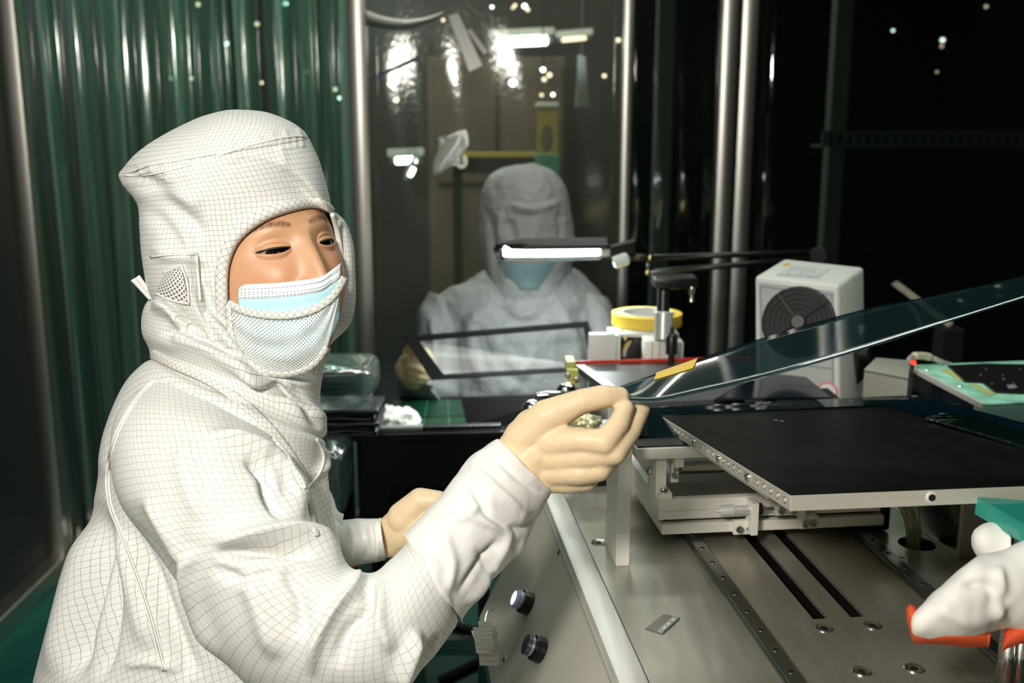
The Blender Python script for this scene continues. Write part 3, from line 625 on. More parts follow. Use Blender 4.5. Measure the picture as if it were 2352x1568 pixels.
# micrometer and clamps on the stage front
mt0, mz = MD(1658, 1172, dF-.012)
mm = part('micrometer_thimble', lathe([(.0022, 0), (.0026, .001), (.0026, .004), (.0062, .0045), (.0066, .006), (.0066, .020), (.0060, .0205), (.0052, .0207), (.0052, .040)], MT(mt0-.006, dF-.012, mz), ET, 28), mat('satin_thimble', (.74, .75, .72), .35, .35), mc, angle=30)
lm_ = mat('engraved', (.05, .05, .05), .6)
for k in range(8):
    part('scale_mark', mbox(mt0+.0165+k*.0022, mt0+.0168+k*.0022, dF-.0174, dF-.0171, mz-.001, mz+(.003 if k % 4 == 0 else .0015)), lm_, mm)
c0t = MD(1722, 1172, dF-.012)[0]
part('clamp_bracket', mbox(c0t, c0t+.0085, dF-.020, dF+.002, mz-.030, mz+.010, .0005), ALUB, mc)
part('clamp_foot', mbox(c0t-.016, c0t+.0085, dF-.006, dF+.001, mz-.034, mz-.017, .0005), ALUB, mc)
part('lock_nut', lathe([(.006, 0), (.0075, .001), (.0075, .005), (.006, .006)], MT(c0t+.009, dF-.012, mz), ET, 20), BLACK, mc, angle=30)
part('spindle', cyl(MT(c0t+.014, dF-.012, mz), MT(c0t+.030, dF-.012, mz), .002, 12), STEEL, mc)
sb = part('stop_block', mbox(c0t+.030, c0t+.062, dF-.016, dF+.003, mz-.008, mz+.006, .0005), ALUB, mc)
fx = lambda g, pos: (np.array(g[0])@np.array([ET, EZ, -ED])+pos, g[1])
for a in (c0t+.037, c0t+.052): part('cap_screw', fx(socket(.0045, .004, .0024), MT(a, dF-.016, mz-.001)), STEEL, sb, angle=35)
for a in (c0t-.010, c0t+.003): part('cap_screw', fx(socket(.0045, .005, .0024), MT(a, dF-.006, mz-.026)), STEEL, sb, angle=35)
c1t = MD(1838, 1195, dF-.01)[0]
cb = part('clamp_bracket', join(mbox(c1t, c1t+.022, dF-.010, dF+.001, S0+.004, S0+.020, .0005), mbox(c1t-.004, c1t+.006, dF-.012, dF+.001, S0+.02, S0+.036, .0005)), ALUB, mc)
for a in (c1t+.006, c1t+.016): part('cap_screw', fx(socket(.0045, .005, .0024), MT(a, dF-.010, S0+.011)), STEEL, cb, angle=35)
# ---- tilted black platen
ta = math.radians(7.2); PD = ED*math.cos(ta)-EZ*math.sin(ta); PN = ED*math.sin(ta)+EZ*math.cos(ta)
PO = P(1815, 1135, .90); PW, PL, PT = .37, .474, .0150
plt = part('platen_body', obox(PO-PN*PT, ET*PW, PD*PL, PN*(PT-.0012), .0006), ALU, mc)
part('platen_top', obox(PO-PN*.0012+ET*.0008+PD*.0008, ET*(PW-.0016), PD*(PL-.0016), PN*.0012), BLACKPL, mc, label='black vacuum platen surface')
def on_platen(px, py):
    r = ray(px, py); s = ((PO-CAM)@PN)/(r@PN); return CAM+r*s
eh = meshdata('edge_hole', join(lathe([(.0032, -.0002), (.0032, .0004), (.0022, .0004), (.0020, -.0012)], (0, 0, 0), (0, 0, 1), 14)), STEEL)
ed_ = meshdata('edge_hole_glint', lathe([(.0021, 0), (.0021, .0004)], (0, 0, 0), (0, 0, 1), 12), mat('hole_reflection', (.82, .80, .74), .4))  # pale disc paints the reflection in each edge hole
for k in range(26):
    q = PO+PD*(.012+k*.0175)-PN*.0078
    if k not in (5, 15): inst('edge_hole', eh, q-ET*.0001, plt, -ET); inst('edge_hole_bottom', ed_, q-ET*.0002, plt, -ET)
eb = meshdata('edge_screw', socket(.0042, .003, .0020), STEEL)
for k in (.108, .20, .29): inst('edge_screw', eb, PO+PD*k-PN*.0078, plt, -ET)
fs = PO+ET*.128-PN*.0075
inst('front_screw', meshdata('front_screw', lathe([(.0052, -.0005), (.0052, .0006), (.0040, .0012), (.0016, .0012), (.0015, 0)], (0, 0, 0), (0, 0, 1), 24), ALUB), fs, plt, -ED)
inst('front_screw_hole', hexd, fs-ED*.0009, plt, -ED)
for a, b in ((1782, 965), (1796, 967)):
    q = on_platen(a, b); part('vacuum_hole', lathe([(.0030, 0), (.0030, .0004)], q, PN, 14), mat('bright_pin', (.8, .8, .78), .2, .6), plt)
part('platen_bracket', obox(PO+PD*(PL-.09)-PN*.034, ET*.03, PD*.07, PN*.018, .0006), ALUB, mc)
part('platen_arm', obox(PO+PD*.14+ET*.03-PN*.038, ET*.30, PD*.25, PN*.022, .001), ALUB, mc)
# glass strips lying on the platen
def patch(pxs, th=.0022, lift=.0004):
    q = [on_platen(a, b)+PN*lift for a, b in pxs]; return prism(q, PN*th)
part('glass_sheet', patch([(1497, 939), (1555, 952), (2020, 934), (2076, 912)]), DKGLASS, label='dark teal glass sheet along the far edge of the black platen', cat='glass')
part('glass_sheet', patch([(2024, 934), (2140, 964), (2352, 1033), (2470, 1066), (2560, 1030), (2352, 975), (2110, 912), (2080, 912)]), clear('blue_glass', (.25, .36, .42), .07, .04, .6, (.005, .025, .042)), label='dark blue glass sheet along the right edge of the black platen', cat='glass')
part('glass_sheet', patch([(2127, 968), (2160, 958), (2230, 962), (2352, 1000), (2430, 1025), (2440, 1058), (2352, 1033)], .002, .003), clear('teal_film', (.3, .55, .5), .09, .05, .55, (.012, .075, .065), ((14, 60, 14), .5, .004)), label='loose teal film strip on top of the dark blue glass', cat='glass')
# ================================================================ things around the machine
IZ = .86
t = thing('instrument_table', 'low dark table carrying the fan and instruments behind the machine', 'table', (.9, 1.7, 0))
part('worktop', wbox(.09, 1.75, 1.50, 1.90, IZ-.03, IZ, .003), BLACKM, t)
for x in (.12, 1.70):
    for y in (1.53, 1.87): part('leg', wbox(x-.02, x+.02, y-.02, y+.02, 0, IZ-.03), STEEL, t)
# ionising fan on a black yoke
fTL, fTR = P(1733, 634, 1.76), P(1926, 656, 1.70); fBR = P(1930, 990, 1.675); fBK = P(1985, 613, 1.795)
u = fTR-fTL; fw = np.linalg.norm(u); u /= fw; dn = fBR-fTR; v = fBK-fTR; fd = np.linalg.norm(v); v /= fd; zt = fTR[2]
fan = thing('ionising_fan', 'white box ionising fan with round black grille', 'fan', np.append(((fTL+fTR)/2+v*.05)[:2], IZ))
part('housing', obox(fTL+dn, u*fw, v*fd, -dn, .006, 3), WHITEP, fan, angle=40)
fn = np.cross(u, -dn); fn /= np.linalg.norm(fn)
if fn@FWD > 0: fn = -fn
tn = np.cross(u, v); tn /= np.linalg.norm(tn); tn = tn if tn[2] > 0 else -tn
def on_top(px, py):
    r = ray(px, py); s = ((fTL-CAM)@tn)/(r@tn); return CAM+r*s+tn*.0006
def on_fan(px, py):
    r = ray(px, py); s = ((fTL-CAM)@fn)/(r@fn); return CAM+r*s
fl = [on_fan(a, b) for a, b in ((1742, 648), (1916, 669), (1919, 960), (1750, 955))]
part('front_panel', prism([q+fn*.0002 for q in fl], fn*.0012), GREYP, fan)
LINE = mat('blue_grey_line', (.20, .20, .34), .6)
for a, b in ((0, 1), (1, 2), (3, 0)):
    p0 = fl[a]+fn*.0016; p1 = fl[b]+fn*.0016; ins = (sum(fl)/4+fn*.0016); p0 = p0+(ins-p0)*.06; p1 = p1+(ins-p1)*.06
    part('panel_line', tube([p0, p1], .0007, 6, 1), LINE, fan)
part('panel_line', tube([on_fan(1790, 832)+fn*.0016, on_fan(1914, 847)+fn*.0016], .0007, 6, 1), LINE, fan)
gc = on_fan(1834, 740); gR = np.linalg.norm(on_fan(1834, 661)-gc)
part('fan_well', lathe([(gR, .0016), (gR*1.02, .0022), (gR*1.05, .0014)], gc, fn, 40), BLACK, fan)
part('grille_back', lathe([(gR*.98, .0022), (gR*.98, .0024)], gc, fn, 40), DARKHOLE, fan)
ux = u; uy = np.cross(fn, ux)
GRM = mat('grille_wire', (.035, .032, .030), .35, .5)
for k in range(6):
    rr = gR*(.24+.145*k); part('grille_ring', tube([gc+fn*.005+(ux*math.cos(a)+uy*math.sin(a))*rr for a in np.linspace(0, 2*math.pi, 41)], .0011, 6, 1), GRM, fan, smooth=True)
for k in range(4):
    a = .75+k*math.pi/2; part('grille_spoke', tube([gc+fn*.0065, gc+fn*.0065+(ux*math.cos(a)+uy*math.sin(a))*gR], .0013, 6, 1), GRM, fan)
part('fan_hub', lathe([(gR*.22, .002), (gR*.22, .008), (gR*.18, .009)], gc, fn, 24), BLACK, fan)
bc = on_fan(1900, 900)
part('badge_ring', lathe([(.0165, .0014), (.0165, .0024), (.0135, .0024), (.0135, .0014)], bc, fn, 32), RED, fan)
part('badge', lathe([(.0135, .0014), (.0135, .0022)], bc, fn, 32), mat('badge_white', (.75, .75, .75), .5), fan)
part('top_label', prism([on_top(a, b) for a, b in ((1782, 632), (1880, 640), (1905, 619), (1820, 611))], tn*.0004), mat('faded_label', (.50, .53, .52), .7, var=((200, 60, 60), .25)), fan)
part('yellow_mark', prism([on_top(a, b) for a, b in ((1798, 611), (1808, 611), (1817, 605), (1806, 604))], tn*.0006), YELLOW, fan)
sc = fTR+v*.05-EZ*.065; so = np.cross(v, EZ); so = so/np.linalg.norm(so); so = so if so@u > 0 else -so
part('side_screw', lathe([(.004, 0), (.004, .002), (.0025, .003)], sc, so, 14), STEEL, fan)
yk = P(1962, 815, 1.735)
part('yoke', join(obox(np.append((yk-so*.004)[:2], IZ+.004), so*.012, v*.04, EZ*(yk[2]-IZ), .001), obox(np.append((fTL+v*.02)[:2], IZ), u*(fw+.03)*[1, 1, 0], v*.05*[1, 1, 0], EZ*.006)), BLACK, fan)
part('yoke_knob', lathe([(.012, 0), (.014, .002), (.014, .014), (.011, .016)], yk+v*.012+so*.006, so, 18), BLACK, fan, angle=35)
part('white_pad', lathe([(.016, 0), (.016, .003)], yk+v*.005-so*.006, so, 20), mat('pad_white', (.8, .8, .76), .6), fan)
# low mould plate with red far edge, behind the platen
pz_ = .985
t = thing('mould_table', 'dark grey plate with a red taped far edge behind the held glass', 'machine', np.append(PZ(1560, 880, pz_)[:2], IZ))
c4 = [PZ(1438, 925, pz_), PZ(1640, 917, pz_), PZ(1800, 826, pz_), PZ(1318, 838, pz_)]
part('plate', hexa([q-EZ*.010 for q in c4]+c4, .0008), mat('mould_plate', (.10, .105, .105), .4, .2), t)
part('red_edge', obox(c4[3]+EZ*.0005, c4[2]-c4[3], np.array([0, .006, 0]), EZ*.006, .001), RED, t)
part('left_edge_strip', obox(c4[0]+EZ*.0003, c4[3]-c4[0], np.array([.016, 0, 0]), EZ*.002), clear('frost_tape', (.7, .75, .78), .1, .2, .5, (.42, .46, .50)), t)
part('pedestal', wbox(.20, .36, 1.56, 1.70, IZ, pz_-.010), BLACKM, t)
part('glass_sheet', prism([PZ(a, b, pz_+.001) for a, b in ((1650, 918), (1908, 916), (1811, 836), (1803, 830))], EZ*.003), mat('black_glass', (.006, .010, .016), .12), label='black glass sheet lying in front of the ionising fan', cat='glass')
part('sheet_rest', wbox(.40, .50, 1.52, 1.60, IZ, pz_, .002), BLACKM, label='black block under the glass sheet in front of the fan', cat='block')
tb = P(1312, 838, 1.72)
part('taped_corner', join(obox(P(1300, 856, 1.70), P(1322, 856, 1.70)-P(1300, 856, 1.70), (0, .05, 0), EZ*.018, .002), obox(P(1303, 888, 1.68), P(1328, 888, 1.68)-P(1303, 888, 1.68), (0, .012, 0), EZ*.028, .001)), YELGR, t)
part('corner_bracket', obox(P(1302, 915, 1.685), P(1330, 915, 1.685)-P(1302, 915, 1.685), (0, .04, 0), EZ*.022, .001), GREYP, t)
for a, b in ((1303, 862), (1322, 872), (1306, 884)): part('bolt', lathe([(.004, 0), (.004, .003), (.003, .004)], P(a, b, 1.675), -FWD, 12), STEEL, t, angle=35)
# pneumatic unit on white brackets
t = thing('dispensing_unit', 'white bracketed dispensing unit with chrome cylinder and black head', 'machine', (P(1460, 870, 1.900)*[1, 1, 0]+[0, .03, IZ]))
def fbox(x0, y0, x1, y1, zc, dep, m, name, bev=.002, parent=None, low=None):
    a = P(x0, y1, zc); b = P(x1, y0, zc); z0 = a[2] if low is None else low
    return part(name, wbox(a[0], b[0], a[1], a[1]+dep, z0, b[2], bev), m, parent, angle=40)
fbox(1352, 763, 1412, 870, 1.860, .02, WHITEP, 'side_bracket', parent=t, low=IZ)
fbox(1400, 765, 1560, 775, 1.900, .06, WHITEP, 'bridge', parent=t)
fbox(1412, 765, 1424, 870, 1.880, .05, WHITEP, 'upright', parent=t, low=IZ)
fbox(1424, 776, 1482, 870, 1.920, .03, BLACK, 'valve_window', parent=t, low=IZ)
a = P(1430, 815, 1.910)
part('hose', tube([P(1432, 820, 1.910), P(1440, 795, 1.910), P(1458, 783, 1.910), P(1472, 786, 1.910)], .004, 8, 6), mat('pale_hose', (.6, .58, .5), .4), t, smooth=True)
part('hose', tube([P(1430, 812, 1.905), P(1436, 795, 1.905), P(1450, 783, 1.905)], .002, 8, 6), YELLOW, t, smooth=True)
fbox(1480, 780, 1535, 870, 1.840, .05, ALUB, 'cylinder_block', parent=t, low=IZ); fbox(1535, 782, 1568, 870, 1.860, .05, ALUB, 'cylinder_block', parent=t, low=IZ)
for px in (1495, 1512): fbox(px, 782, px+2, 868, 1.838, .003, GREYP, 'block_groove', 0, parent=t)
part('chrome_cylinder', cyl(P(1523, 782, 1.830), P(1525, 716, 1.830), .0160, 24, .002), mat('satin_cylinder', (.60, .62, .60), .35, .4), t, angle=35)
part('piston_rod', cyl(P(1523, 718, 1.860), P(1525, 655, 1.860), .0115, 20), BLACK, t, angle=35)
fbox(1505, 638, 1604, 664, 1.830, .06, BLACK, 'top_head', .003, parent=t)
part('head_screw', lathe([(.005, 0), (.004, .004), (.003, .012), (.0055, .014), (.006, .022), (.005, .026)], P(1588, 692, 1.830), EZ, 16), mat('brass_screw', (.55, .50, .36), .25, 1), t, angle=35)
part('regulator', lathe([(.005, 0), (.005, .018), (.0100, .020), (.0105, .050), (.008, .054), (.004, .056), (.004, .066), (.003, .068)], P(1541, 838, 1.810), EZ, 20), BLACK, t, angle=35)
# roll of yellow tape on the bridge
tc0 = P(1485, 744, 1.980); rr = .066
tr = thing('tape_roll', 'roll of yellow tape lying on the white dispensing unit', 'tape', tc0)
part('tape', lathe([(rr*.75, 0), (rr, 0), (rr, .022), (rr*.75, .022), (rr*.75, .0)], tc0, EZ, 48), YELLOW, tr, angle=35)
part('core', lathe([(rr*.70, .0), (rr*.75, .0), (rr*.75, .024), (rr*.70, .024), (rr*.70, .0)], tc0, EZ, 48), WHITEP, tr, angle=35)
part('loose_end', sheet(bilin(P(1424, 752, 1.920), P(1430, 752, 1.920), P(1440, 780, 1.895), P(1434, 780, 1.895), 6, 3), .0006), YELLOW, tr)
# beige box, green topped machine at the right
zq = 1.0
t = thing('beige_box', 'beige metal box between the fan and the green topped unit', 'box', np.append(P(2030, 880, 1.60)[:2], IZ))
q = [P(1984, 853, 1.60), P(2085, 890, 1.55), P(2088, 850, 1.66), P(2010, 842, 1.68)]; zz = q[0][2]
q = [np.append(k[:2], zz) for k in q]
part('body', hexa([k*[1, 1, 0]+[0, 0, IZ] for k in q]+q, .003), BEIGE, t, angle=40)
part('lid_lip', hexa([k+[0, 0, .001] for k in q]+[k+[0, 0, .004] for k in q], .001), BEIGE, t, angle=40)
g = thing('green_unit', 'pale green topped metal unit with black sheet at right edge', 'machine', np.append(PZ(2320, 880, zq)[:2], IZ))
gq = [PZ(2262, 928, zq), PZ(2700, 905, zq), PZ(2500, 822, zq), PZ(2088, 838, zq)]
part('top_plate', hexa([k-EZ*.004 for k in gq]+gq, .001), GREENP, g, angle=40)
lf = gq[3]-gq[0]
part('rim', obox(gq[0]-EZ*.008+np.array([-.004, 0, 0]), lf, (.006, 0, 0), EZ*.009, .001), WHITEP, g)
part('front_face', obox(gq[0]-EZ*.125, gq[1]-gq[0], (0, .008, 0), EZ*.12, .001), mat('pale_green', (.58, .86, .72), .5), g)
part('end_post', obox(gq[3]-EZ*.13-np.array([.012, .0, 0]), (.02, -.002, 0), (0, .02, 0), EZ*.125, .001), mat('post_grey', (.45, .47, .48), .5), g)
part('corner_post', obox(gq[0]-EZ*.125+np.array([-.002, .002, 0]), lf*.10, (.012, 0, 0), EZ*.118, .001), mat('post_beige', (.58, .56, .50), .5), g)
part('recess', obox(gq[0]-EZ*.125+np.array([.03, .03, 0]), lf*.9, (.03, 0, 0), EZ*.11), mat('navy', (.008, .014, .024), .3), g)
part('floor_pan', hexa([np.append(k[:2], IZ) for k in gq]+[np.append(k[:2], IZ+.02) for k in gq]), GREYP, g)
m0 = gq[0]+lf*.12-EZ*.045; m1 = gq[0]+lf*.42-EZ*.045
part('steel_roller', join(cyl(m0, m1, .022, 28, .002), cyl(m1, m1+lf*.05, .012, 20)), CHROME, g, angle=35)
part('roller_ring', tube([m0+(m1-m0)*.72+.0225*(np.array([0, 0, 1])*math.cos(a)+np.cross(lf/np.linalg.norm(lf), EZ)*math.sin(a)) for a in np.linspace(0, 6.283, 25)], .0015, 6, 1), STEEL, g)
def on_g(a, b, dz=.0006): return PZ(a, b, zq+dz)
part('black_sheet', prism([on_g(a, b) for a, b in ((2176, 842), (2262, 838), (2460, 842), (2620, 900), (2352, 905), (2285, 902), (2255, 880), (2215, 878))], (0, 0, .003)), BLACK, g)
part('yellow_tape', prism([on_g(a, b, .0004) for a, b in ((2158, 848), (2182, 848), (2228, 872), (2205, 876))], (0, 0, .0004)), mat('pale_yellow_tape', (.55, .62, .25), .5), g)
part('yellow_tape', prism([on_g(a, b, .0004) for a, b in ((2222, 880), (2250, 884), (2290, 905), (2268, 908))], (0, 0, .0004)), MATS['pale_yellow_tape'], g)
for a, b in ((2128, 851), (2204, 888)): part('screw', lathe([(.004, 0), (.004, .001), (.0025, .002)], on_g(a, b, 0), EZ, 14), STEEL, g)
rs = random.Random(5)
GL = mat('pale_fleck', (.6, .62, .6), .3, .3)
for k in range(16):
    a, b = rs.uniform(2240, 2420), rs.uniform(848, 892); q = on_g(a, b, .0036)
    part('sheet_fleck', prism([q, q+np.array([.004*rs.random()+.001, .001, 0]), q+np.array([.003*rs.random(), .004*rs.random()+.001, 0])], (0, 0, .0005)), GL, g)  # small pale triangles scattered at random over the black sheet
part('print_mark', prism([on_g(a, b, .0037) for a, b in ((2312, 884), (2330, 882), (2337, 890), (2318, 893))], (0, 0, .0003)), mat('grey_print', (.25, .25, .25), .6, var=((900, 900, 1), .9)), g)
part('cable', tube([P(2086, 838, 1.68), P(2088, 826, 1.70), P(2100, 818, 1.72), P(2135, 820, 1.74), P(2160, 830, 1.74), P(2190, 840, 1.76)], .0042, 10, 6), mat('grey_cable', (.45, .43, .38), .5), label='grey cable with a cream sleeve looping over the green unit', cat='cable', smooth=True)
part('cable_sleeve', tube([P(2100, 817, 1.715), P(2120, 817, 1.73), P(2136, 820, 1.738)], .0062, 12, 4), mat('cream', (.72, .66, .50), .6), label='cream sleeve around the grey cable above the green unit', cat='cable', smooth=True)
l = thing('indicator_light', 'tiny red indicator light beside the cable on the green unit', 'light', P(2098, 834, 1.69))
part('bulb', lathe([(.002, 0), (.0035, .001), (.0035, .004), (.002, .006)], P(2098, 836, 1.69), EZ, 12), LED, l, smooth=True)
part('socket', lathe([(.0045, -.012), (.0045, .0)], P(2098, 836, 1.69), EZ, 12), STEEL, l)
# slanting pale strip and blue-black tools in the dark behind
q0, q1 = P(2050, 655, 2.4), P(2178, 752, 2.3)
part('wooden_stick', obox(q0, q1-q0, (.0, .012, 0), (.012, 0, .010), .002), mat('pale_wood', (.22, .20, .14), .7, var=((40, 40, 40), .4)), label='pale wooden stick leaning slantwise in the dark behind the green unit', cat='stick')
part('stick_rest', join(wbox(q1[0]-.05, q1[0]+.08, 2.2, 2.38, DZ, DZ+.012), obox(np.append(q1[:2], DZ+.012)-[.02, .02, 0], (.05, 0, 0), (0, .05, 0), (0, 0, q1[2]-DZ-.012), .003)), BLACKM, label='black stand on the rear bench carrying the wooden stick', cat='stand')
# ---- desk lamp over the seated worker
ln = thing('desk_lamp', 'black articulated desk lamp with a lit white tube', 'lamp', P(1880, 590, 2.05)*[1, 1, 0]+[0, 0, DZ])
zl = 2.05
a, b = P(1138, 575, zl), P(1398, 572, zl)
def shade():
    G = []; n = 16
    for i in range(31):
        s = i/30; c = a+(b-a)*s; wv = .030*min(1, .25+3*s if s < .25 else 1); hv = .013*min(1, .5+2*s)
        G.append([c+np.array([0, 1, 0])*wv*math.cos(k*math.pi/n)+EZ*(.004+hv*1.4*math.sin(k*math.pi/n)) for k in range(n+1)])
    return sheet(np.array(G), .002)
part('lamp_shade', shade(), BLACK, ln, smooth=True)
part('reflector_tip', lathe([(.002, 0), (.010, .006), (.013, .02), (.010, .03)], a+np.array([-.004, 0, .002]), (1, 0, 0), 16), STEEL, ln, smooth=True)
part('tube', cyl(P(1156, 577, zl-.01), P(1378, 574, zl-.01), .0115, 16, .003), TUBE, ln, smooth=True)
part('tube_guard', tube([P(1156, 593, zl-.02), P(1260, 594, zl-.02), P(1380, 591, zl-.02)], .0045, 8, 4), clear('guard', (.8, .85, .85), .15, .1, .3, (.6, .65, .65)), ln, smooth=True)
part('tube_socket', cyl(P(1378, 574, zl-.01), P(1400, 573, zl-.01), .014, 16, .002), GREYP, ln, angle=35)
part('joint_block', obox(P(1398, 596, zl-.01), P(1460, 580, zl-.01)-P(1398, 596, zl-.01), (0, .03, 0), EZ*.024, .003), BLACK, ln)
part('joint_knob', lathe([(.010, 0), (.013, .003), (.013, .026), (.009, .030)], P(1410, 604, zl-.03), P(1440, 594, zl-.03)-P(1410, 604, zl-.03), 16), mat('pale_knob', (.6, .65, .63), .35), ln, angle=35)
for (p, q_, r) in (((1440, 590), (1500, 592), .007), ((1492, 592), (1880, 578), .006), ((1490, 626), (1872, 592), .006), ((1490, 588), (1492, 630), .006)):
    part('arm', cyl(P(*p, zl), P(*q_, zl), r, 12), BLACK, ln, smooth=True)
for p in ((1493, 592), (1487, 626), (1872, 602)): part('pivot_screw', lathe([(.0045, 0), (.0045, .003), (.003, .004)], P(*p, zl-.012), -FWD, 12), mat('brass', (.62, .50, .22), .25, 1), ln, angle=35)
part('pivot', cyl(P(1880, 588, zl-.02), P(1880, 588, zl+.02), .018, 20, .003), BLACKM, ln, angle=35)
pb = P(1880, 590, zl)
part('pole', cyl((pb[0], pb[1], DZ), pb, .011, 16), BLACK, ln, angle=35)
part('base', lathe([(.07, 0), (.07, .012), (.055, .02), (.012, .025)], (pb[0], pb[1], DZ), EZ, 32), BLACK, ln, angle=35)
lp = area('desk_lamp_tube_light', tuple(P(1267, 580, zl-.01)-EZ*.014), tuple(P(1267, 800, zl)), .25, .02, 3.2, (.9, 1, .98)); lp.rotation_euler = (0, 0, 0)
# ---- small things behind the hand
t = thing('chrome_ball_post', 'round chrome ball on a stem behind the wrist of the outstretched hand', 'knob', P(1220, 960, 1.66))
part('ball', lathe([(.003, -.012), (.011, -.008), (.0155, 0), (.0145, .006), (.008, .012), (.002, .0135)], P(1221, 937, 1.66), EZ, 24), CHROME, t, smooth=True)
part('stem', cyl(P(1221, 944, 1.66), P(1221, 1010, 1.66), .007, 14), STEEL, t, smooth=True)
part('green_collar', cyl(P(1221, 955, 1.66), P(1221, 963, 1.66), .012, 16, .001), GREENMAT, t, angle=35)
sx = P(1221, 1010, 1.66); part('stand', wbox(sx[0]-.03, sx[0]+.03, sx[1]-.03, sx[1]+.03, .0, sx[2], .004), BLACKM, t)
t = thing('chrome_lever', 'flat chrome lever beside the yellow taped corner', 'lever', P(1290, 900, 1.62))
part('lever_arm', tube([P(1232, 908, 1.62), P(1262, 906, 1.62), P(1290, 904, 1.62)], [.004, .006, .004], 10, 6), CHROME, t, smooth=True)
part('lever_bulb', blob(P(1302, 896, 1.63), .016, .012, .012, 2, .02, 24), CHROME, t, smooth=True)
part('lever_block', obox(P(1292, 925, 1.63), (.03, 0, 0), (0, .03, 0), EZ*.014, .002), GREYP, t)
c = P(1341, 968, 1.50); part('foil_scrap', blob(c, .022, .02, .008, 8, .45, 32, 4), mat('gold_foil', (.70, .66, .38), .3, .6), smooth=True, label='crumpled gold foil scrap seen through the curled fingers', cat='foil')
part('foil_tray', wbox(c[0]-.05, c[0]+.06, c[1]-.03, c[1]+.05, c[2]-.022, c[2]-.011, .002), mat('pale_tray', (.5, .58, .5), .4), label='pale tray under the gold foil scrap', cat='tray')
part('tray_stand', wbox(c[0]-.03, c[0]+.04, c[1], c[1]+.04, 0, c[2]-.022, .003), BLACKM, label='dark stand holding up the pale foil tray', cat='stand')
# ---- razor blade on the base plate
bl = thing('razor_blade', 'single-edged razor blade lying on the metal base plate', 'blade', PZ(1522, 1433, TOP))
bq = [PZ(a, b, TOP+.0004) for a, b in ((1482, 1444), (1524.5, 1410), (1562.6, 1420), (1522, 1456))]
part('blade', prism(bq, (0, 0, .0005)), mat('blade_steel', (.42, .39, .34), .3, 1), bl)
e0, e1 = bq[3], bq[2]; wv = (bq[0]-bq[3])*.32
part('spine', obox(e0+EZ*.0002, e1-e0, wv, EZ*.0018, .0005), mat('spine_steel', (.50, .53, .50), .35, .9), bl)
for s in (.2, .45, .72): part('stamp', prism([e0+(e1-e0)*(s+o)+wv*k+EZ*.0021 for o, k in ((0, .3), (.08, .3), (.08, .65), (0, .65))], (0, 0, .0002)), mat('stamp', (.72, .74, .70), .5, var=((1500, 1500, 1), .5)), bl)
# ---- bundle of printed paper strips under the control panel
t = thing('paper_strips', 'bundle of white printed paper strips hanging beside the control panel', 'paper', P(1112, 1530, 1.12))
PAP = mat('printed_paper', (.62, .60, .56), .7, var=((30, 30, 700), .30))
for k, (x0, x1, y0, y1, dz) in enumerate(((1098, 1128, 1426, 1490, 0), (1086, 1120, 1440, 1500, .006), (1094, 1138, 1445, 1528, .010), (1108, 1142, 1438, 1522, .014), (1082, 1106, 1448, 1470, .018))):
    part('strip', sheet(bilin(P(x0, y0, 1.11+dz), P(x1, y0, 1.11+dz), P(x1+6, y1, 1.10+dz), P(x0+8, y1, 1.10+dz), 4, 3), .0008), PAP, t)
part('hanger', tube([P(1114, 1428, 1.11), P(1120, 1405, 1.14), P(1135, 1398, 1.16)], .0012, 6, 4), STEEL, t)
# ---- foreground: glass slab on a chrome stand with a cloth glove
zs = 1.075
part('glass_slab', prism([PZ(a, b, zs-.016) for a, b in ((2239, 1180), (2360, 1252), (2560, 1370), (2700, 1215))], EZ*.016), TEAL, label='thick teal glass slab at the right edge under the platen', cat='glass')
t = thing('chrome_stand', 'chrome tube stand under the teal glass slab', 'stand', np.append(P(2320, 1500, .90)[:2], TOP))
for px in (2316, 2344): pp = P(px, 1500, .90); part('tube', cyl((pp[0], pp[1], TOP), (pp[0], pp[1], zs-.018), .0085, 20), CHROME, t, smooth=True)
pp = P(2330, 1500, .90); part('foot', wbox(pp[0]-.03, pp[0]+.05, pp[1]-.03, pp[1]+.03, TOP, TOP+.006, .001), STEEL, t)
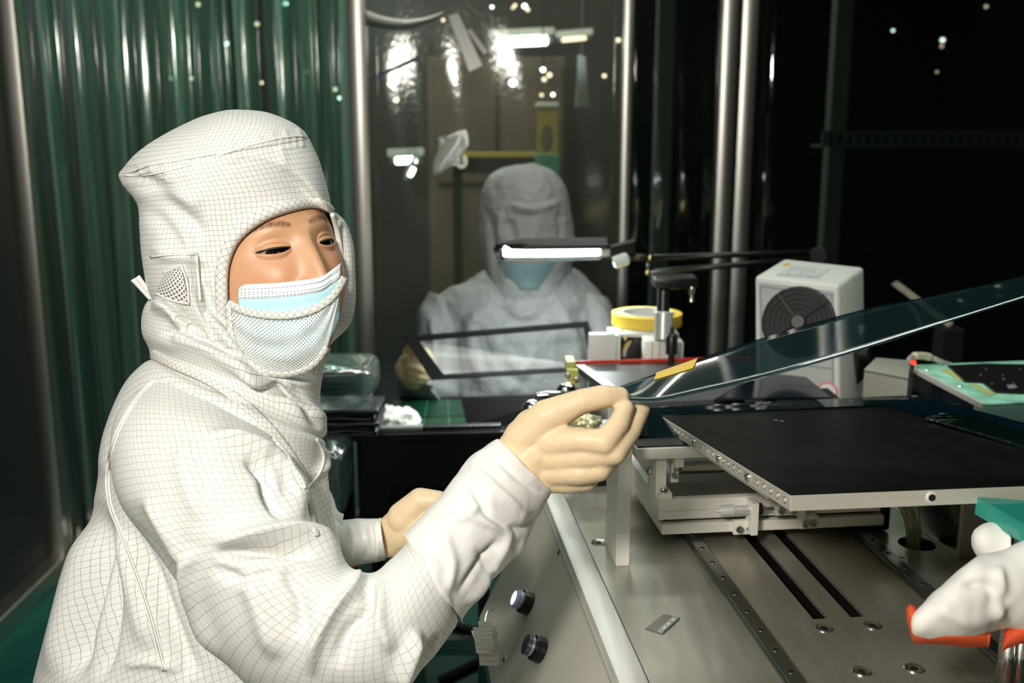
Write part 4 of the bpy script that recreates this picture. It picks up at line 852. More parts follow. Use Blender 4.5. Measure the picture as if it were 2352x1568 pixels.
# ================================================================ cloth and body tools
def loft(rings, M=160, per=14, folds=(), amp=.0012, nfreq=14., seed=0., flip=False):
    R = np.array([list(r)+[1.0]*(7-len(r)) for r in rings], float); C = crom(R, per); rows = len(C)
    ph = math.pi/2+2*math.pi*np.arange(M+1)/M; cs, sn = np.cos(ph), np.sin(ph); V = np.zeros((rows, M+1, 3))
    for i, (lx, ly, rx, ry, zc, dp, pw) in enumerate(C):
        a = P(lx, ly, zc); b = P(rx, ry, zc); c = (a+b)/2; A = (b-a)/2; B = ray((lx+rx)/2, (ly+ry)/2); B = B/np.linalg.norm(B)*dp
        V[i] = c+np.outer(np.sign(cs)*abs(cs)**pw, A)+np.outer(np.sign(sn)*abs(sn)**pw, B)
    du = np.linalg.norm(np.diff(V, axis=1), axis=2); U = np.concatenate([np.zeros((rows, 1)), np.cumsum(du, axis=1)], 1); U -= U[:, M//2:M//2+1]
    dv = np.linalg.norm(np.diff(V[:, M//2-M//8:M//2+M//8:4], axis=0), axis=2).mean(1); W = np.concatenate([[0], np.cumsum(dv)])
    UV = np.stack([U+seed, np.repeat(W[:, None], M+1, 1)], 2)
    Nn = np.cross(np.gradient(V, axis=0), np.gradient(V, axis=1)); Nn /= np.linalg.norm(Nn, axis=2)[..., None]+1e-12
    cen = V.mean(1, keepdims=True); sgn = np.sign(((V-cen)*Nn).sum(2).mean()); Nn *= sgn
    D = np.zeros((rows, M+1)); d = V-CAM; zc = d@FWD; X = 1176+F*(d@RIGHT)/zc; Y = 784-F*(d@UP)/zc
    front = np.clip((-sn+.15)/.4, 0, 1)[None, :]
    for pts, wpx, h, *kd in folds:
        pts = crom(np.array(pts, float), 5); best = np.full(X.shape, 1e9); sd_ = np.zeros(X.shape); along = np.zeros(X.shape)
        for k in range(len(pts)-1):
            p, q = pts[k], pts[k+1]; e = q-p; L2 = e@e+1e-9; t = np.clip(((X-p[0])*e[0]+(Y-p[1])*e[1])/L2, 0, 1)
            dx = X-p[0]-t*e[0]; dy = Y-p[1]-t*e[1]; ds = np.hypot(dx, dy); m = ds < best
            best = np.where(m, ds, best); sd_ = np.where(m, np.sign(e[0]*dy-e[1]*dx), sd_); along = np.where(m, (k+t)/(len(pts)-1), along)
        fade = np.clip(np.minimum(along, 1-along)/.28, 0, 1); fade = fade*fade*(3-2*fade)
        if kd and kd[0] == 's': pr = np.where(sd_ > 0, np.exp(-(best/wpx)**2), np.exp(-(best/(wpx*.28))**2))
        else: pr = np.exp(-(best/wpx)**2)
        D += h*pr*fade*front
    if amp:
        nz = np.array([noise.fractal(Vector((u*nfreq+seed, w_*nfreq*.6, seed*3)), .8, 2, 3) for u, w_ in zip(V[..., 0].ravel()+.4*V[..., 1].ravel(), V[..., 2].ravel())]).reshape(D.shape)
        nz[:, -1] = nz[:, 0]; D += amp*nz
    V = V+Nn*D[..., None]
    Fc = gridfaces(rows, M+1)
    if sgn < 0: Fc = [q[::-1] for q in Fc]
    return V, Fc, UV
def lpart(name, L, m, parent, caps=False, **k):
    V, Fc, UV = L; Fc = list(Fc)
    if caps:
        r, c = V.shape[:2]; Fc.append(tuple(range(c-1))); Fc.append(tuple((r-1)*c+j for j in range(c-2, -1, -1)))
    return part(name, (V.reshape(-1, 3), Fc), m, parent, smooth=True, uv=UV.reshape(-1, 2), **k)
def bvh_of(V, Fc): return BVHTree.FromPolygons([tuple(v) for v in np.asarray(V).reshape(-1, 3)], [tuple(f) for f in Fc])
def cast(b, px, py, default=None):
    r = ray(px, py); h = b.ray_cast(Vector(CAM), Vector(r).normalized())
    if h[0] is None: return default
    return float((np.array(h[0])-CAM)@FWD)
def capsule(p0, p1, r0, r1, n=16):
    p0, p1 = np.asarray(p0, float), np.asarray(p1, float); L = np.linalg.norm(p1-p0); pr = []
    for k in range(1, 6): a = math.pi/2*k/5; pr.append((r0*math.sin(a), -r0*math.cos(a)))
    for k in range(0, 5): a = math.pi/2*k/5; pr.append((r1*math.cos(a), L+r1*math.sin(a)))
    return lathe(pr, p0, p1-p0, n)
def remeshed(gs, voxel, smooth_it):
    V, Fc = join(*gs); me = bpy.data.meshes.new('tmp'); me.from_pydata(V.tolist(), [], [list(f) for f in Fc]); me.update()
    bm = bmesh.new(); bm.from_mesh(me); bmesh.ops.recalc_face_normals(bm, faces=bm.faces); bm.to_mesh(me); bm.free()
    o = bpy.data.objects.new('tmp', me); COL.objects.link(o)
    md = o.modifiers.new('r', 'REMESH'); md.mode = 'VOXEL'; md.voxel_size = voxel
    ms = o.modifiers.new('s', 'SMOOTH'); ms.factor = .5; ms.iterations = smooth_it
    dg = bpy.context.evaluated_depsgraph_get(); ev = o.evaluated_get(dg); m2 = ev.to_mesh()
    V = np.array([v.co[:] for v in m2.vertices]); Fc = [tuple(p.vertices) for p in m2.polygons]; ev.to_mesh_clear()
    bpy.data.objects.remove(o); bpy.data.meshes.remove(me); return V, Fc
def hand_mesh(chains, extra, voxel=.0016, it=6):
    gs = []
    for ch in chains:
        for (a, ra), (b, rb) in zip(ch, ch[1:]): gs.append(capsule(P(*a), P(*b), ra, rb))
    for (a, ra), (b, rb) in extra: gs.append(capsule(P(*a), P(*b), ra, rb))
    return remeshed(gs, voxel, it)
# ================================================================ the standing worker
W = thing('person', 'person in white gridded cleanroom suit, hood and masks, reaching out with a gloved hand', 'person', (-.30, 1.13, 0))
# ---- head: local axes x (her left), y up, z forward
HYAW, HPIT, HROL = .72184, .01707, .26835; HC = np.array([-.25938, .08278, 1.09028]); HS = .9685
def rot3(yaw, pit, rol):
    cy, sy = math.cos(yaw), math.sin(yaw); cp, sp_ = math.cos(pit), math.sin(pit); cr, sr = math.cos(rol), math.sin(rol)
    return np.array([[cr, -sr, 0], [sr, cr, 0], [0, 0, 1]])@np.array([[cy, 0, sy], [0, 1, 0], [-sy, 0, cy]])@np.array([[1, 0, 0], [0, cp, -sp_], [0, sp_, cp]])
HR = rot3(HYAW, HPIT, HROL)
def H2W(l):
    q = np.asarray(l)@HR.T*HS; return CAM+np.multiply.outer(HC[0]+q[..., 0], RIGHT)+np.multiply.outer(HC[1]+q[..., 1], UP)+np.multiply.outer(HC[2]-q[..., 2], FWD)
def g(a): return np.exp(-a*a)
def fz(x, y):
    ax = abs(x); q = np.clip(1-(x/.076)**2-((y+.012)/.125)**2, 0, 1); z = .094*q**.5
    z = z+.003*g((y-.020)/.010)*g((ax-.03)/.02)-.0065*g((ax-.031)/.017)*g(y/.012)
    n = np.interp(y, [-.06, -.053, -.047, -.040, -.03, -.015, 0, .012, .02], [0, .006, .017, .0205, .0175, .0115, .0065, .003, 0])
    wd = np.interp(y, [-.05, -.04, -.02, 0, .015], [.013, .0125, .011, .0095, .011]); z = z+n*g(x/wd)
    z = z+.0075*g((ax-.0150)/.0065)*g((y+.043)/.0065)+.0045*g((ax-.036)/.02)*g((y+.032)/.018)
    rr = np.hypot((ax-.0315)/.0155, (y+.001)/.0105); z = z+.0052*np.clip(1-rr**2, 0, 1)**.7
    return z
def eye_curves(ax):
    ex = np.clip((ax-.0315)/.0150, -1, 1); yc = -.0010+.0014*ex; k = 1-ex*ex
    return yc+.0016*k**.6, yc-.0046*k**.8, ex
def jaw(y):
    s_ = np.clip((-.045-y)/.085, 0, 1); return 1-.34*s_*s_*(3-2*s_)
def face_mesh():
    nx, ny = 300, 380; xs = np.linspace(-.0758, .0758, nx); ys = np.linspace(-.134, .110, ny); X, Y = np.meshgrid(xs, ys); Z = fz(X, Y)
    # soften the polyline nose profile
    for _ in range(3):
        Z[1:-1] = (Z[:-2]+2*Z[1:-1]+Z[2:])/4
    ax = abs(X); yu, yl, ex = eye_curves(ax); k = np.clip(1-ex*ex, 0, 1); inx = (abs((ax-.0315)/.0150) < 1)
    cy = yu+.0012+.0038*k**.5; wx = np.clip(1.25-abs((ax-.0325)/.0160)**3, 0, 1)
    Z -= .0013*g((Y-cy)/.0009)*wx                         # lid crease
    Z += .0007*g((Y-yl+.0016)/.0012)*inx                  # lower lid
    Z += .0008*g((Y-yu-.0012)/.0012)*inx                  # upper lid margin
    col = np.zeros((ny, nx, 3)); base = np.array([.63, .345, .185]); col[:] = base
    def blend(c, w_):
        col[:] = col*(1-w_[..., None])+np.array(c)*w_[..., None]
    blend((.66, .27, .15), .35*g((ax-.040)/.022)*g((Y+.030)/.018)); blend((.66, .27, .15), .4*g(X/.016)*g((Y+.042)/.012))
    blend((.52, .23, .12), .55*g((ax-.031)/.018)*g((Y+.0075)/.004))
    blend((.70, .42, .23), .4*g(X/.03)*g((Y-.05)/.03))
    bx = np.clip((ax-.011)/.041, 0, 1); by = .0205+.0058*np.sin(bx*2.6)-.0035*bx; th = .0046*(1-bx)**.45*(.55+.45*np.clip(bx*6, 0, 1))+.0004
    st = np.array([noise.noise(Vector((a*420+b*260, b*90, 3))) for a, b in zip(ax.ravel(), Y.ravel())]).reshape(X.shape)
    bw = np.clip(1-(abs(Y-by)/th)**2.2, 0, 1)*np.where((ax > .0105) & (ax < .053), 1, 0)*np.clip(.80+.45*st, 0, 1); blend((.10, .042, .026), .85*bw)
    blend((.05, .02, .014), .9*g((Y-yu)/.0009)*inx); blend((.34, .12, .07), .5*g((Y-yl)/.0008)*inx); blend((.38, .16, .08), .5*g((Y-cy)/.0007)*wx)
    V = np.stack([X*jaw(Y), Y, Z], 2); q = 1-(X/.076)**2-((Y+.012)/.125)**2; ok = (q > .004); hole = inx & (Y < yu) & (Y > yl)
    Fc = []
    for i in range(ny-1):
        o_ = ok[i, :-1] & ok[i, 1:] & ok[i+1, :-1] & ok[i+1, 1:]; h_ = hole[i, :-1] & hole[i, 1:] & hole[i+1, :-1] & hole[i+1, 1:]
        for j in np.nonzero(o_ & ~h_)[0]: Fc.append((i*nx+j, i*nx+j+1, (i+1)*nx+j+1, (i+1)*nx+j))
    return V.reshape(-1, 3), Fc, col.reshape(-1, 3)
fv, ff, fc = face_mesh()
used = sorted({i for q in ff for i in q}); rem = {o_: k for k, o_ in enumerate(used)}
fv = H2W(fv[used]); fc = fc[used]; ff = [tuple(rem[i] for i in q) for q in ff]
# the rest of the body under the suit, in one mesh with the face
hb = []
for i in range(17):
    th = math.pi*i/16
    for j in range(33):
        p_ = math.pi+math.pi*j/32; hb.append((float(jaw(np.array(-.012+.1245*math.cos(th))))*.0757*math.sin(th)*math.cos(p_), -.012+.1245*math.cos(th), .086*math.sin(th)*math.sin(p_)))
hbv = H2W(np.array(hb)); hbf = gridfaces(17, 33)
def limb(pts, rs): return tube([P(*q) for q in pts], rs, 16, 6)
bodyg = join((fv, ff), (hbv, hbf), limb([(600, 640, 1.10), (560, 800, 1.12), (520, 900, 1.13)], [.05, .052, .06]), limb([(500, 880, 1.13), (490, 1000, 1.14), (480, 1200, 1.14), (450, 1500, 1.14), (440, 1640, 1.14)], [.07, .10, .095, .09, .10]),
    limb([(470, 980, 1.06), (600, 1260, 1.0), (760, 1500, .96)], [.045, .04, .034]), limb([(760, 1500, .96), (1000, 1310, .968), (1190, 1085, .985)], [.034, .028, .022]),
    limb([(560, 980, 1.24), (640, 1200, 1.26), (740, 1255, 1.20), (880, 1238, 1.152)], [.04, .036, .03, .018]),
    limb([(420, 1640, 1.10), (420, 2400, 1.10), (430, 3060, 1.10)], [.05, .045, .035]), limb([(470, 1640, 1.22), (470, 2300, 1.22), (480, 2900, 1.22)], [.05, .045, .035]))
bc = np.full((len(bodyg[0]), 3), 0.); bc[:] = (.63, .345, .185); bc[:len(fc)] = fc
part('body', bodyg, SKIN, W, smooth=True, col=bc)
for s in (-1, 1):
    ec = np.array([s*.0315, -.0012, fz(np.array(.0315), np.array(-.0012))-.0151]); gz = np.array([-.22, -.36, 1.]); gz /= np.linalg.norm(gz); x_, y_, _ = frame_of(gz); R_ = .0125
    def sph(r, a0, a1, n=28, m_=14):
        V = []
        for i in range(m_+1):
            a = a0+(a1-a0)*i/m_
            for j in range(n): b = 2*math.pi*j/n; V.append(ec+r*(gz*math.cos(a)+(x_*math.cos(b)+y_*math.sin(b))*math.sin(a)))
        return H2W(np.array(V)), gridfaces(m_+1, n, True)
    part('eyeball', sph(R_, 0, math.pi), EYEW, W, smooth=True); part('iris', sph(R_+.0003, 0, .57, 28, 8), IRIS, W, smooth=True)
    # lashes along the upper lid
    ax_ = np.linspace(.0175, .046, 14); yu_, _, _ = eye_curves(ax_)
    part('eyelashes', tube(H2W(np.stack([s*ax_, yu_-.0004, fz(ax_, yu_)+.0006], 1)), [.0004, .0011, .0013, .0008], 6, 2), HAIRM, W, smooth=True)
# strand of hair at the far temple
part('hair', tube(H2W(np.array([[.060, .036, .056], [.0655, .015, .046], [.068, -.010, .036]])), [.003, .005, .003], 10, 6), HAIRM, W, smooth=True)
# ---- hood
HF = [([(250, 395), (330, 420), (420, 500), (470, 560)], 26, -.010), ([(300, 440), (380, 450), (470, 470)], 20, .005), ([(330, 470), (390, 540), (420, 600)], 18, -.006), ([(340, 560), (400, 590), (500, 600)], 12, .003), ([(430, 640), (470, 720), (500, 800)], 10, .004), ([(345, 600), (440, 590), (450, 640)], 7, .003), ([(400, 700), (440, 760), (520, 830)], 10, -.005), ([(470, 640), (480, 700), (520, 770)], 8, -.004), ([(640, 330), (650, 360), (655, 400)], 9, .0015), ([(520, 350), (530, 385), (540, 420)], 8, .0012)]
for k_ in range(26):
    x_ = 300+k_*15.6; y_ = np.interp(x_, [286, 310, 360, 430, 500, 570, 640, 690, 706], [402, 404, 398, 380, 357, 335, 318, 313, 318]); L_ = random.uniform(14, 34)
    HF.append(([(x_, y_-6), (x_+3, y_+L_*.5), (x_+6, y_+L_)], random.uniform(4, 6), random.uniform(.0008, .0020)))
    if k_ % 2: HF.append(([(x_, y_+4), (x_-3, y_-L_*.4), (x_-6, y_-L_*.7)], 5, .0012))
hr_rings = [(520, 253, 545, 252, 1.09, .012), (455, 270, 610, 258, 1.09, .06), (385, 303, 665, 278, 1.09, .088), (318, 348, 697, 300, 1.09, .099), (277, 388, 708, 316, 1.09, .103), (271, 396, 712, 322, 1.09, .1005), (270, 406, 716, 331, 1.09, .1045), (278, 424, 726, 352, 1.09, .106), (292, 440, 735, 375, 1.09, .107), (316, 470, 750, 430, 1.09, .109), (320, 520, 762, 490, 1.09, .110), (324, 570, 774, 545, 1.09, .109), (332, 625, 782, 610, 1.09, .107), (342, 672, 783, 680, 1.09, .102), (375, 730, 775, 745, 1.09, .096), (430, 800, 755, 800, 1.09, .088), (470, 850, 738, 848, 1.09, .078)]
HV, HFc, HUV = loft(hr_rings, 200, 12, HF, .0009, 12, 1.3)
head_bvh = bvh_of(np.concatenate([fv, hbv]), list(ff)+[tuple(i+len(fv) for i in q) for q in hbf])
open_poly = np.array([(527, 700), (522, 645), (528, 598), (553, 550), (612, 506), (690, 480), (742, 480), (768, 492), (840, 520), (840, 800), (760, 835), (700, 858), (640, 866), (590, 850), (552, 812), (532, 765)], float)
def inside(px, py, poly):
    c = np.zeros(np.shape(px), bool); n = len(poly); j = n-1
    for i in range(n):
        xi, yi = poly[i]; xj, yj = poly[j]; m = ((yi > py) != (yj > py)) & (px < (xj-xi)*(py-yi)/((yj-yi) or 1e-9)+xi); c ^= m; j = i
    return c
d = HV-CAM; zc_ = d@FWD; hx = 1176+F*(d@RIGHT)/zc_; hy = 784-F*(d@UP)/zc_
po_c = crom(np.array(list(open_poly)+[open_poly[0]]), 6); dist = np.min(np.hypot(hx[..., None]-po_c[:, 0], hy[..., None]-po_c[:, 1]), axis=2); dist[inside(hx, hy, open_poly)] = 0
DZ_ = np.zeros(hx.shape)
for i, j in zip(*np.nonzero((zc_ < 1.10) & (dist < 170))):
    zh = cast(head_bvh, hx[i, j], hy[i, j])
    if zh: DZ_[i, j] = min(max(zh-.008-zc_[i, j], 0), .04)
for _ in range(6):
    DZ_[1:-1] = (DZ_[:-2]+2*DZ_[1:-1]+DZ_[2:])/4; DZ_[:, 1:-1] = (DZ_[:, :-2]+2*DZ_[:, 1:-1]+DZ_[:, 2:])/4
wgt = np.exp(-(dist/85)**2); HV = HV+(RIGHT*((hx-1176)/F)[..., None]+UP*((784-hy)/F)[..., None]+FWD)*(DZ_*wgt)[..., None]
hood_bvh = bvh_of(HV, HFc)
d = HV-CAM; zc_ = d@FWD; hx = 1176+F*(d@RIGHT)/zc_; hy = 784-F*(d@UP)/zc_; pc = np.array([660., 660.]); big = open_poly+(open_poly-pc)/np.linalg.norm(open_poly-pc, axis=1)[:, None]*9; inn = (inside(hx, hy, big) & (zc_ < 1.125)).ravel()
HFc = [q for q in HFc if not (inn[q[0]] or inn[q[1]] or inn[q[2]] or inn[q[3]])]
lpart('hood', (HV, HFc, HUV), GRID, W)
# far side of the hood past the face
FL = loft([(760, 484, 772, 488, 1.10, .004), (764, 508, 794, 512, 1.105, .018), (768, 555, 811, 560, 1.11, .026), (768, 620, 816, 630, 1.11, .030), (755, 680, 816, 695, 1.105, .034), (735, 735, 803, 745, 1.10, .034), (715, 780, 766, 784, 1.095, .026), (715, 805, 748, 806, 1.095, .015)], 64, 8, [([(795, 530), (798, 620), (795, 720)], 8, -.002)], .0008, 16, 4.)
lpart('hood_far_side', FL, GRID, W, caps=True)
# seam of the crown
def surf_curve(b, pts, per, lift, zdef=1.0):
    out = []; z = zdef
    for x, y in crom(np.array(pts, float), per):
        z = cast(b, x, y, z); out.append(P(x, y, z-lift))
    return np.array(out)
part('crown_seam', tube(surf_curve(hood_bvh, [(286, 402), (310, 404), (360, 398), (430, 380), (500, 357), (570, 335), (640, 318), (690, 313), (706, 318)], 8, .0002), .0010, 6, 1), STITCH, W, smooth=True)
# binding round the face opening
def ribbon(b, pts, wpx, lift, per=8, th=.0014, zdef=1.0, side=1, cols=6, fb=None):
    c = crom(np.array(pts, float), per); T = np.gradient(c, axis=0); T /= np.linalg.norm(T, axis=1)[:, None]; Nn = np.stack([T[:, 1], -T[:, 0]], 1)*side
    wv = np.full(len(c), wpx) if np.isscalar(wpx) else np.interp(np.linspace(0, 1, len(c)), np.linspace(0, 1, len(wpx)), wpx)
    G = []; z = zdef
    for i in range(len(c)):
        row = []
        for k in range(cols):
            q = c[i]+Nn[i]*wv[i]*k/(cols-1); z = cast(b, q[0], q[1], z); zz = z-lift
            if fb is not None:
                z2 = cast(fb, q[0], q[1], None); zt_ = (z2-.004) if z2 else z-lift; m_ = min(1, k/(cols-1)/.45); zz = min(zt_, z+.008)*(1-m_)+(z-lift)*m_
            row.append(P(q[0], q[1], zz-.0012*math.sin(math.pi*k/(cols-1))))
        G.append(row)
    G = np.array(G)
    for _ in range(4): G[1:-1] = (G[:-2]+2*G[1:-1]+G[2:])/4
    L = np.concatenate([[0], np.cumsum(np.linalg.norm(np.diff(G[:, 0], axis=0), axis=1))]); wd = np.linalg.norm(G[:, -1]-G[:, 0], axis=1)
    uv = np.stack([np.repeat(L[:, None], cols, 1), np.linspace(0, 1, cols)[None, :]*wd[:, None]], 2).reshape(-1, 2)
    S = sheet(G, th); return S, np.concatenate([uv, uv])
face_bvh = bvh_of(fv, ff)
S, uv = ribbon(hood_bvh, [(752, 795), (735, 828), (695, 858), (640, 869), (590, 853), (550, 815), (531, 768), (525, 720), (523, 645), (529, 598), (554, 549), (612, 506), (690, 480), (735, 479), (762, 492)], [8, 14, 20, 22, 24, 26, 27, 28, 28, 28, 27, 26, 22, 14], .0022, side=1, fb=face_bvh)
part('hood_binding', S, GRIDD, W, smooth=True, uv=uv)
part('hood_binding', tube([P(763, 492, 1.055), P(774, 530, 1.075), P(784, 590, 1.085), P(787, 640, 1.09), P(779, 690, 1.09), P(768, 735, 1.09)], [.0025, .003, .003, .003, .003, .0025], 8, 8), GRIDD, W, smooth=True)
# ---- masks on a muzzle-shaped ellipsoid in head axes
def on_muzzle(px, py, rx, ry, rz, c=(0, -.062, .026)):
    r = ray(px, py); dl = np.array([r@RIGHT, r@UP, -(r@FWD)])@HR/HS; o_ = (np.array([0, 0, 0])-np.array([HC[0], HC[1], -HC[2]]))@HR/HS
    S_ = np.array([rx, ry, rz]); o2 = (o_-np.array(c))/S_; d2 = dl/S_; a = d2@d2; b = o2@d2; cc = o2@o2-1; ds = max(b*b-a*cc, 0); return P(px, py, (-b-math.sqrt(ds))/a)
def mpatch(top, bot, rows, cols, rad, fold=None, th=.0012):
    T = crom(np.array(top, float), 10); B = crom(np.array(bot, float), 10)
    def rs_(c): s = np.linspace(0, 1, cols); u_ = np.concatenate([[0], np.cumsum(np.linalg.norm(np.diff(c, axis=0), axis=1))]); u_ /= u_[-1]; return np.stack([np.interp(s, u_, c[:, 0]), np.interp(s, u_, c[:, 1])], 1)
    T, B = rs_(T), rs_(B); G = np.zeros((rows, cols, 3)); UV = np.zeros((rows, cols, 2))
    for i in range(rows):
        s = i/(rows-1)
        for j in range(cols):
            q = T[j]*(1-s)+B[j]*s; p = on_muzzle(q[0], q[1], *rad)
            if fold: p = p-FWD*fold(s, j/(cols-1), q)
            G[i, j] = p
    du = np.concatenate([np.zeros((rows, 1)), np.cumsum(np.linalg.norm(np.diff(G, axis=1), axis=2), 1)], 1); dv = np.concatenate([np.zeros((1, cols)), np.cumsum(np.linalg.norm(np.diff(G, axis=0), axis=2), 0)], 0)
    UV[..., 0] = du-du[:, cols//2:cols//2+1]; UV[..., 1] = dv; return G, UV.reshape(-1, 2)
MR = (.070, .085, .092)
mt_ = [(548, 654), (600, 652), (650, 649), (700, 643), (738, 636), (760, 622), (783, 604)]
def off(pts, dx, dy): return [(x+dx*(i/(len(pts)-1)), y+dy) for i, (x, y) in enumerate(pts)]
band = lambda s, t_, q: .0012*abs(math.sin(s*math.pi*2.0))
G, uv = mpatch(mt_, off(mt_, -2, 33), 16, 60, MR, band); S = sheet(G, .0012)
part('mask_band', S, MASKW, W, smooth=True)
G2, uv = mpatch(off(mt_, -2, 31), [(556, 800), (600, 820), (650, 828), (700, 820), (740, 800), (762, 770), (778, 730)], 30, 60, (.0695, .0845, .0912), lambda s, t_, q: .0010*math.sin(s*22)*(.3+.7*math.sin(math.pi*t_))+.0012*noise.noise(Vector((q[0]*.03, q[1]*.03, 0))))
part('mask_body', sheet(G2, .0012), MASKB, W, smooth=True)
ds = []
for row in (11, 19, 24, 30):
    c = crom(np.array(off(mt_, -1, row), float), 12); n = 30 if row != 19 else 9
    for k in range(n):
        f0 = .03+.84*k/30; a_ = c[int(f0*(len(c)-1))]; b_ = c[min(int((f0+.017)*(len(c)-1))+1, len(c)-1)]; b_ = a_+(b_-a_)/np.linalg.norm(b_-a_)*4.5
        pa, pb_ = on_muzzle(*a_, *MR)-FWD*.0026, on_muzzle(*b_, *MR)-FWD*.0026; ds.append(obox(pa, pb_-pa, UP*.0006, FWD*.0004))
part('mask_stitching', join(*ds), DASH, W, kind='stuff')
part('ear_loop', tube([P(522, 657, 1.030), P(535, 664, 1.028), P(552, 671, 1.026)], .0014, 8, 6), MASKW, W, smooth=True)
vt = [(528, 690), (560, 706), (600, 715), (645, 718), (690, 713), (730, 699), (762, 674), (786, 634)]
vb = [(536, 775), (556, 812), (595, 848), (640, 861), (690, 853), (724, 834), (752, 795), (783, 660)]
G3, uv3 = mpatch(vt, vb, 44, 80, (.0765, .091, .0985), lambda s, t_, q: .0016*math.sin(s*16+t_*5)*math.sin(math.pi*s)*(.4+.6*math.sin(math.pi*t_))+.0016*noise.noise(Vector((q[0]*.02, q[1]*.035, 2))))
part('face_veil', (G3.reshape(-1, 3), gridfaces(44, 80)), VEIL, W, smooth=True, uv=uv3)
def mribbon(path, wpx, rad, lift, cols=5, mat_=GRIDD, name='veil_binding'):
    c = crom(np.array(path, float), 8); T = np.gradient(c, axis=0); T /= np.linalg.norm(T, axis=1)[:, None]; Nn = np.stack([-T[:, 1], T[:, 0]], 1)
    G = np.array([[on_muzzle(*(c[i]+Nn[i]*wpx*(k/(cols-1)-.1)), *rad)-FWD*(lift+.001*math.sin(math.pi*k/(cols-1))) for k in range(cols)] for i in range(len(c))])
    L = np.concatenate([[0], np.cumsum(np.linalg.norm(np.diff(G[:, 0], axis=0), axis=1))]); uv = np.stack([np.repeat(L[:, None], cols, 1), np.repeat(np.linspace(0, wpx/2300, cols)[None], len(c), 0)], 2).reshape(-1, 2)
    part(name, sheet(G, .0012), mat_, W, smooth=True, uv=np.concatenate([uv, uv]))
mribbon(vt, 17, (.0765, .091, .0985), .0012)
mribbon([(530, 700), (536, 765), (556, 806), (595, 842), (640, 856), (690, 848), (722, 830), (748, 795)], 12, (.0765, .091, .0985), .0014)
# ---- ear vent of netting and the tie at the back of the hood
NET = MATS['veil'].copy(); NET.name = 'ear_netting'; NET.node_tree.nodes['Mapping'].inputs['Scale'].default_value = (1/.0030, 1/.0040, 1)
def hpatch(top, bot, rows, cols, lift):
    T = crom(np.array(top, float), 8); B = crom(np.array(bot, float), 8); s = np.linspace(0, 1, cols)
    T = np.stack([np.interp(s, np.linspace(0, 1, len(T)), T[:, k]) for k in (0, 1)], 1); B = np.stack([np.interp(s, np.linspace(0, 1, len(B)), B[:, k]) for k in (0, 1)], 1)
    G = np.zeros((rows, cols, 3)); z = 1.02
    for i in range(rows):
        for j in range(cols): q = T[j]+(B[j]-T[j])*i/(rows-1); z = cast(hood_bvh, q[0], q[1], z); G[i, j] = P(q[0], q[1], z-lift)
    uv = np.stack(np.meshgrid(np.linspace(0, .03, cols), np.linspace(0, .035, rows)), 2).reshape(-1, 2); return G, uv
nt_, nb_ = [(378, 626), (395, 618), (416, 611)], [(358, 672), (392, 688), (434, 697)]
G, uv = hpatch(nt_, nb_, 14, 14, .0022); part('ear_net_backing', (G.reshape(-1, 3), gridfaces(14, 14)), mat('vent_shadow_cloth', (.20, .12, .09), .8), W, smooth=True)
G, uv = hpatch(nt_, nb_, 14, 14, .0032); part('ear_netting', (G.reshape(-1, 3), gridfaces(14, 14)), NET, W, smooth=True, uv=uv)
for pts in ([(345, 590), (400, 584), (452, 583)], [(452, 585), (455, 625), (460, 690)], [(376, 627), (396, 618), (417, 610)], [(417, 611), (430, 650), (434, 697)], [(356, 672), (392, 689), (434, 698)]):
    part('hood_stitch', tube(surf_curve(hood_bvh, pts, 6, .0026), .0011, 6, 1), STITCH, W, smooth=True)
part('hood_tie', sheet(np.array([[P(352-42*s+k*12*(1-.2*s), 690-52*s+k*(4-10*s), 1.075-.01*s+.004*math.sin(k*2.5)) for k in np.linspace(-1, 1, 7)] for s in np.linspace(0, 1, 10)]), .0014), GRID, W, smooth=True)
# ---- neck cape of the hood
NF_SCALE = 1.5
NF = [([(345, 700), (400, 720), (430, 760), (400, 780)], 14, .012), ([(430, 690), (440, 740), (425, 770)], 9, -.010), ([(350, 790), (450, 790), (560, 850), (660, 930), (730, 990)], 15, .007), ([(360, 765), (440, 770), (540, 815), (640, 885), (720, 965)], 9, -.007), ([(450, 700), (510, 760), (570, 850), (640, 880)], 14, .007), ([(470, 690), (540, 770), (600, 845)], 8, -.006), ([(560, 880), (650, 900), (710, 960), (740, 985)], 10, -.007), ([(640, 880), (700, 930), (748, 985)], 16, .006), ([(600, 870), (680, 880), (740, 870)], 10, .003), ([(660, 870), (690, 920), (700, 960)], 10, -.003)]
NC = loft([(352, 680, 770, 742, 1.10, .080), (330, 705, 757, 795, 1.10, .086), (321, 735, 745, 850, 1.10, .092), (324, 770, 735, 905, 1.10, .096), (340, 800, 738, 945, 1.11, .100), (345, 818, 750, 985, 1.11, .102), (352, 834, 740, 1004, 1.11, .098), (365, 840, 700, 1012, 1.11, .085), (400, 880, 660, 1020, 1.11, .06)], 180, 14, [(q[0], q[1], q[2]*NF_SCALE) for q in NF], .0022, 16, 2.2)
lpart('hood_cape', NC, GRID, W)
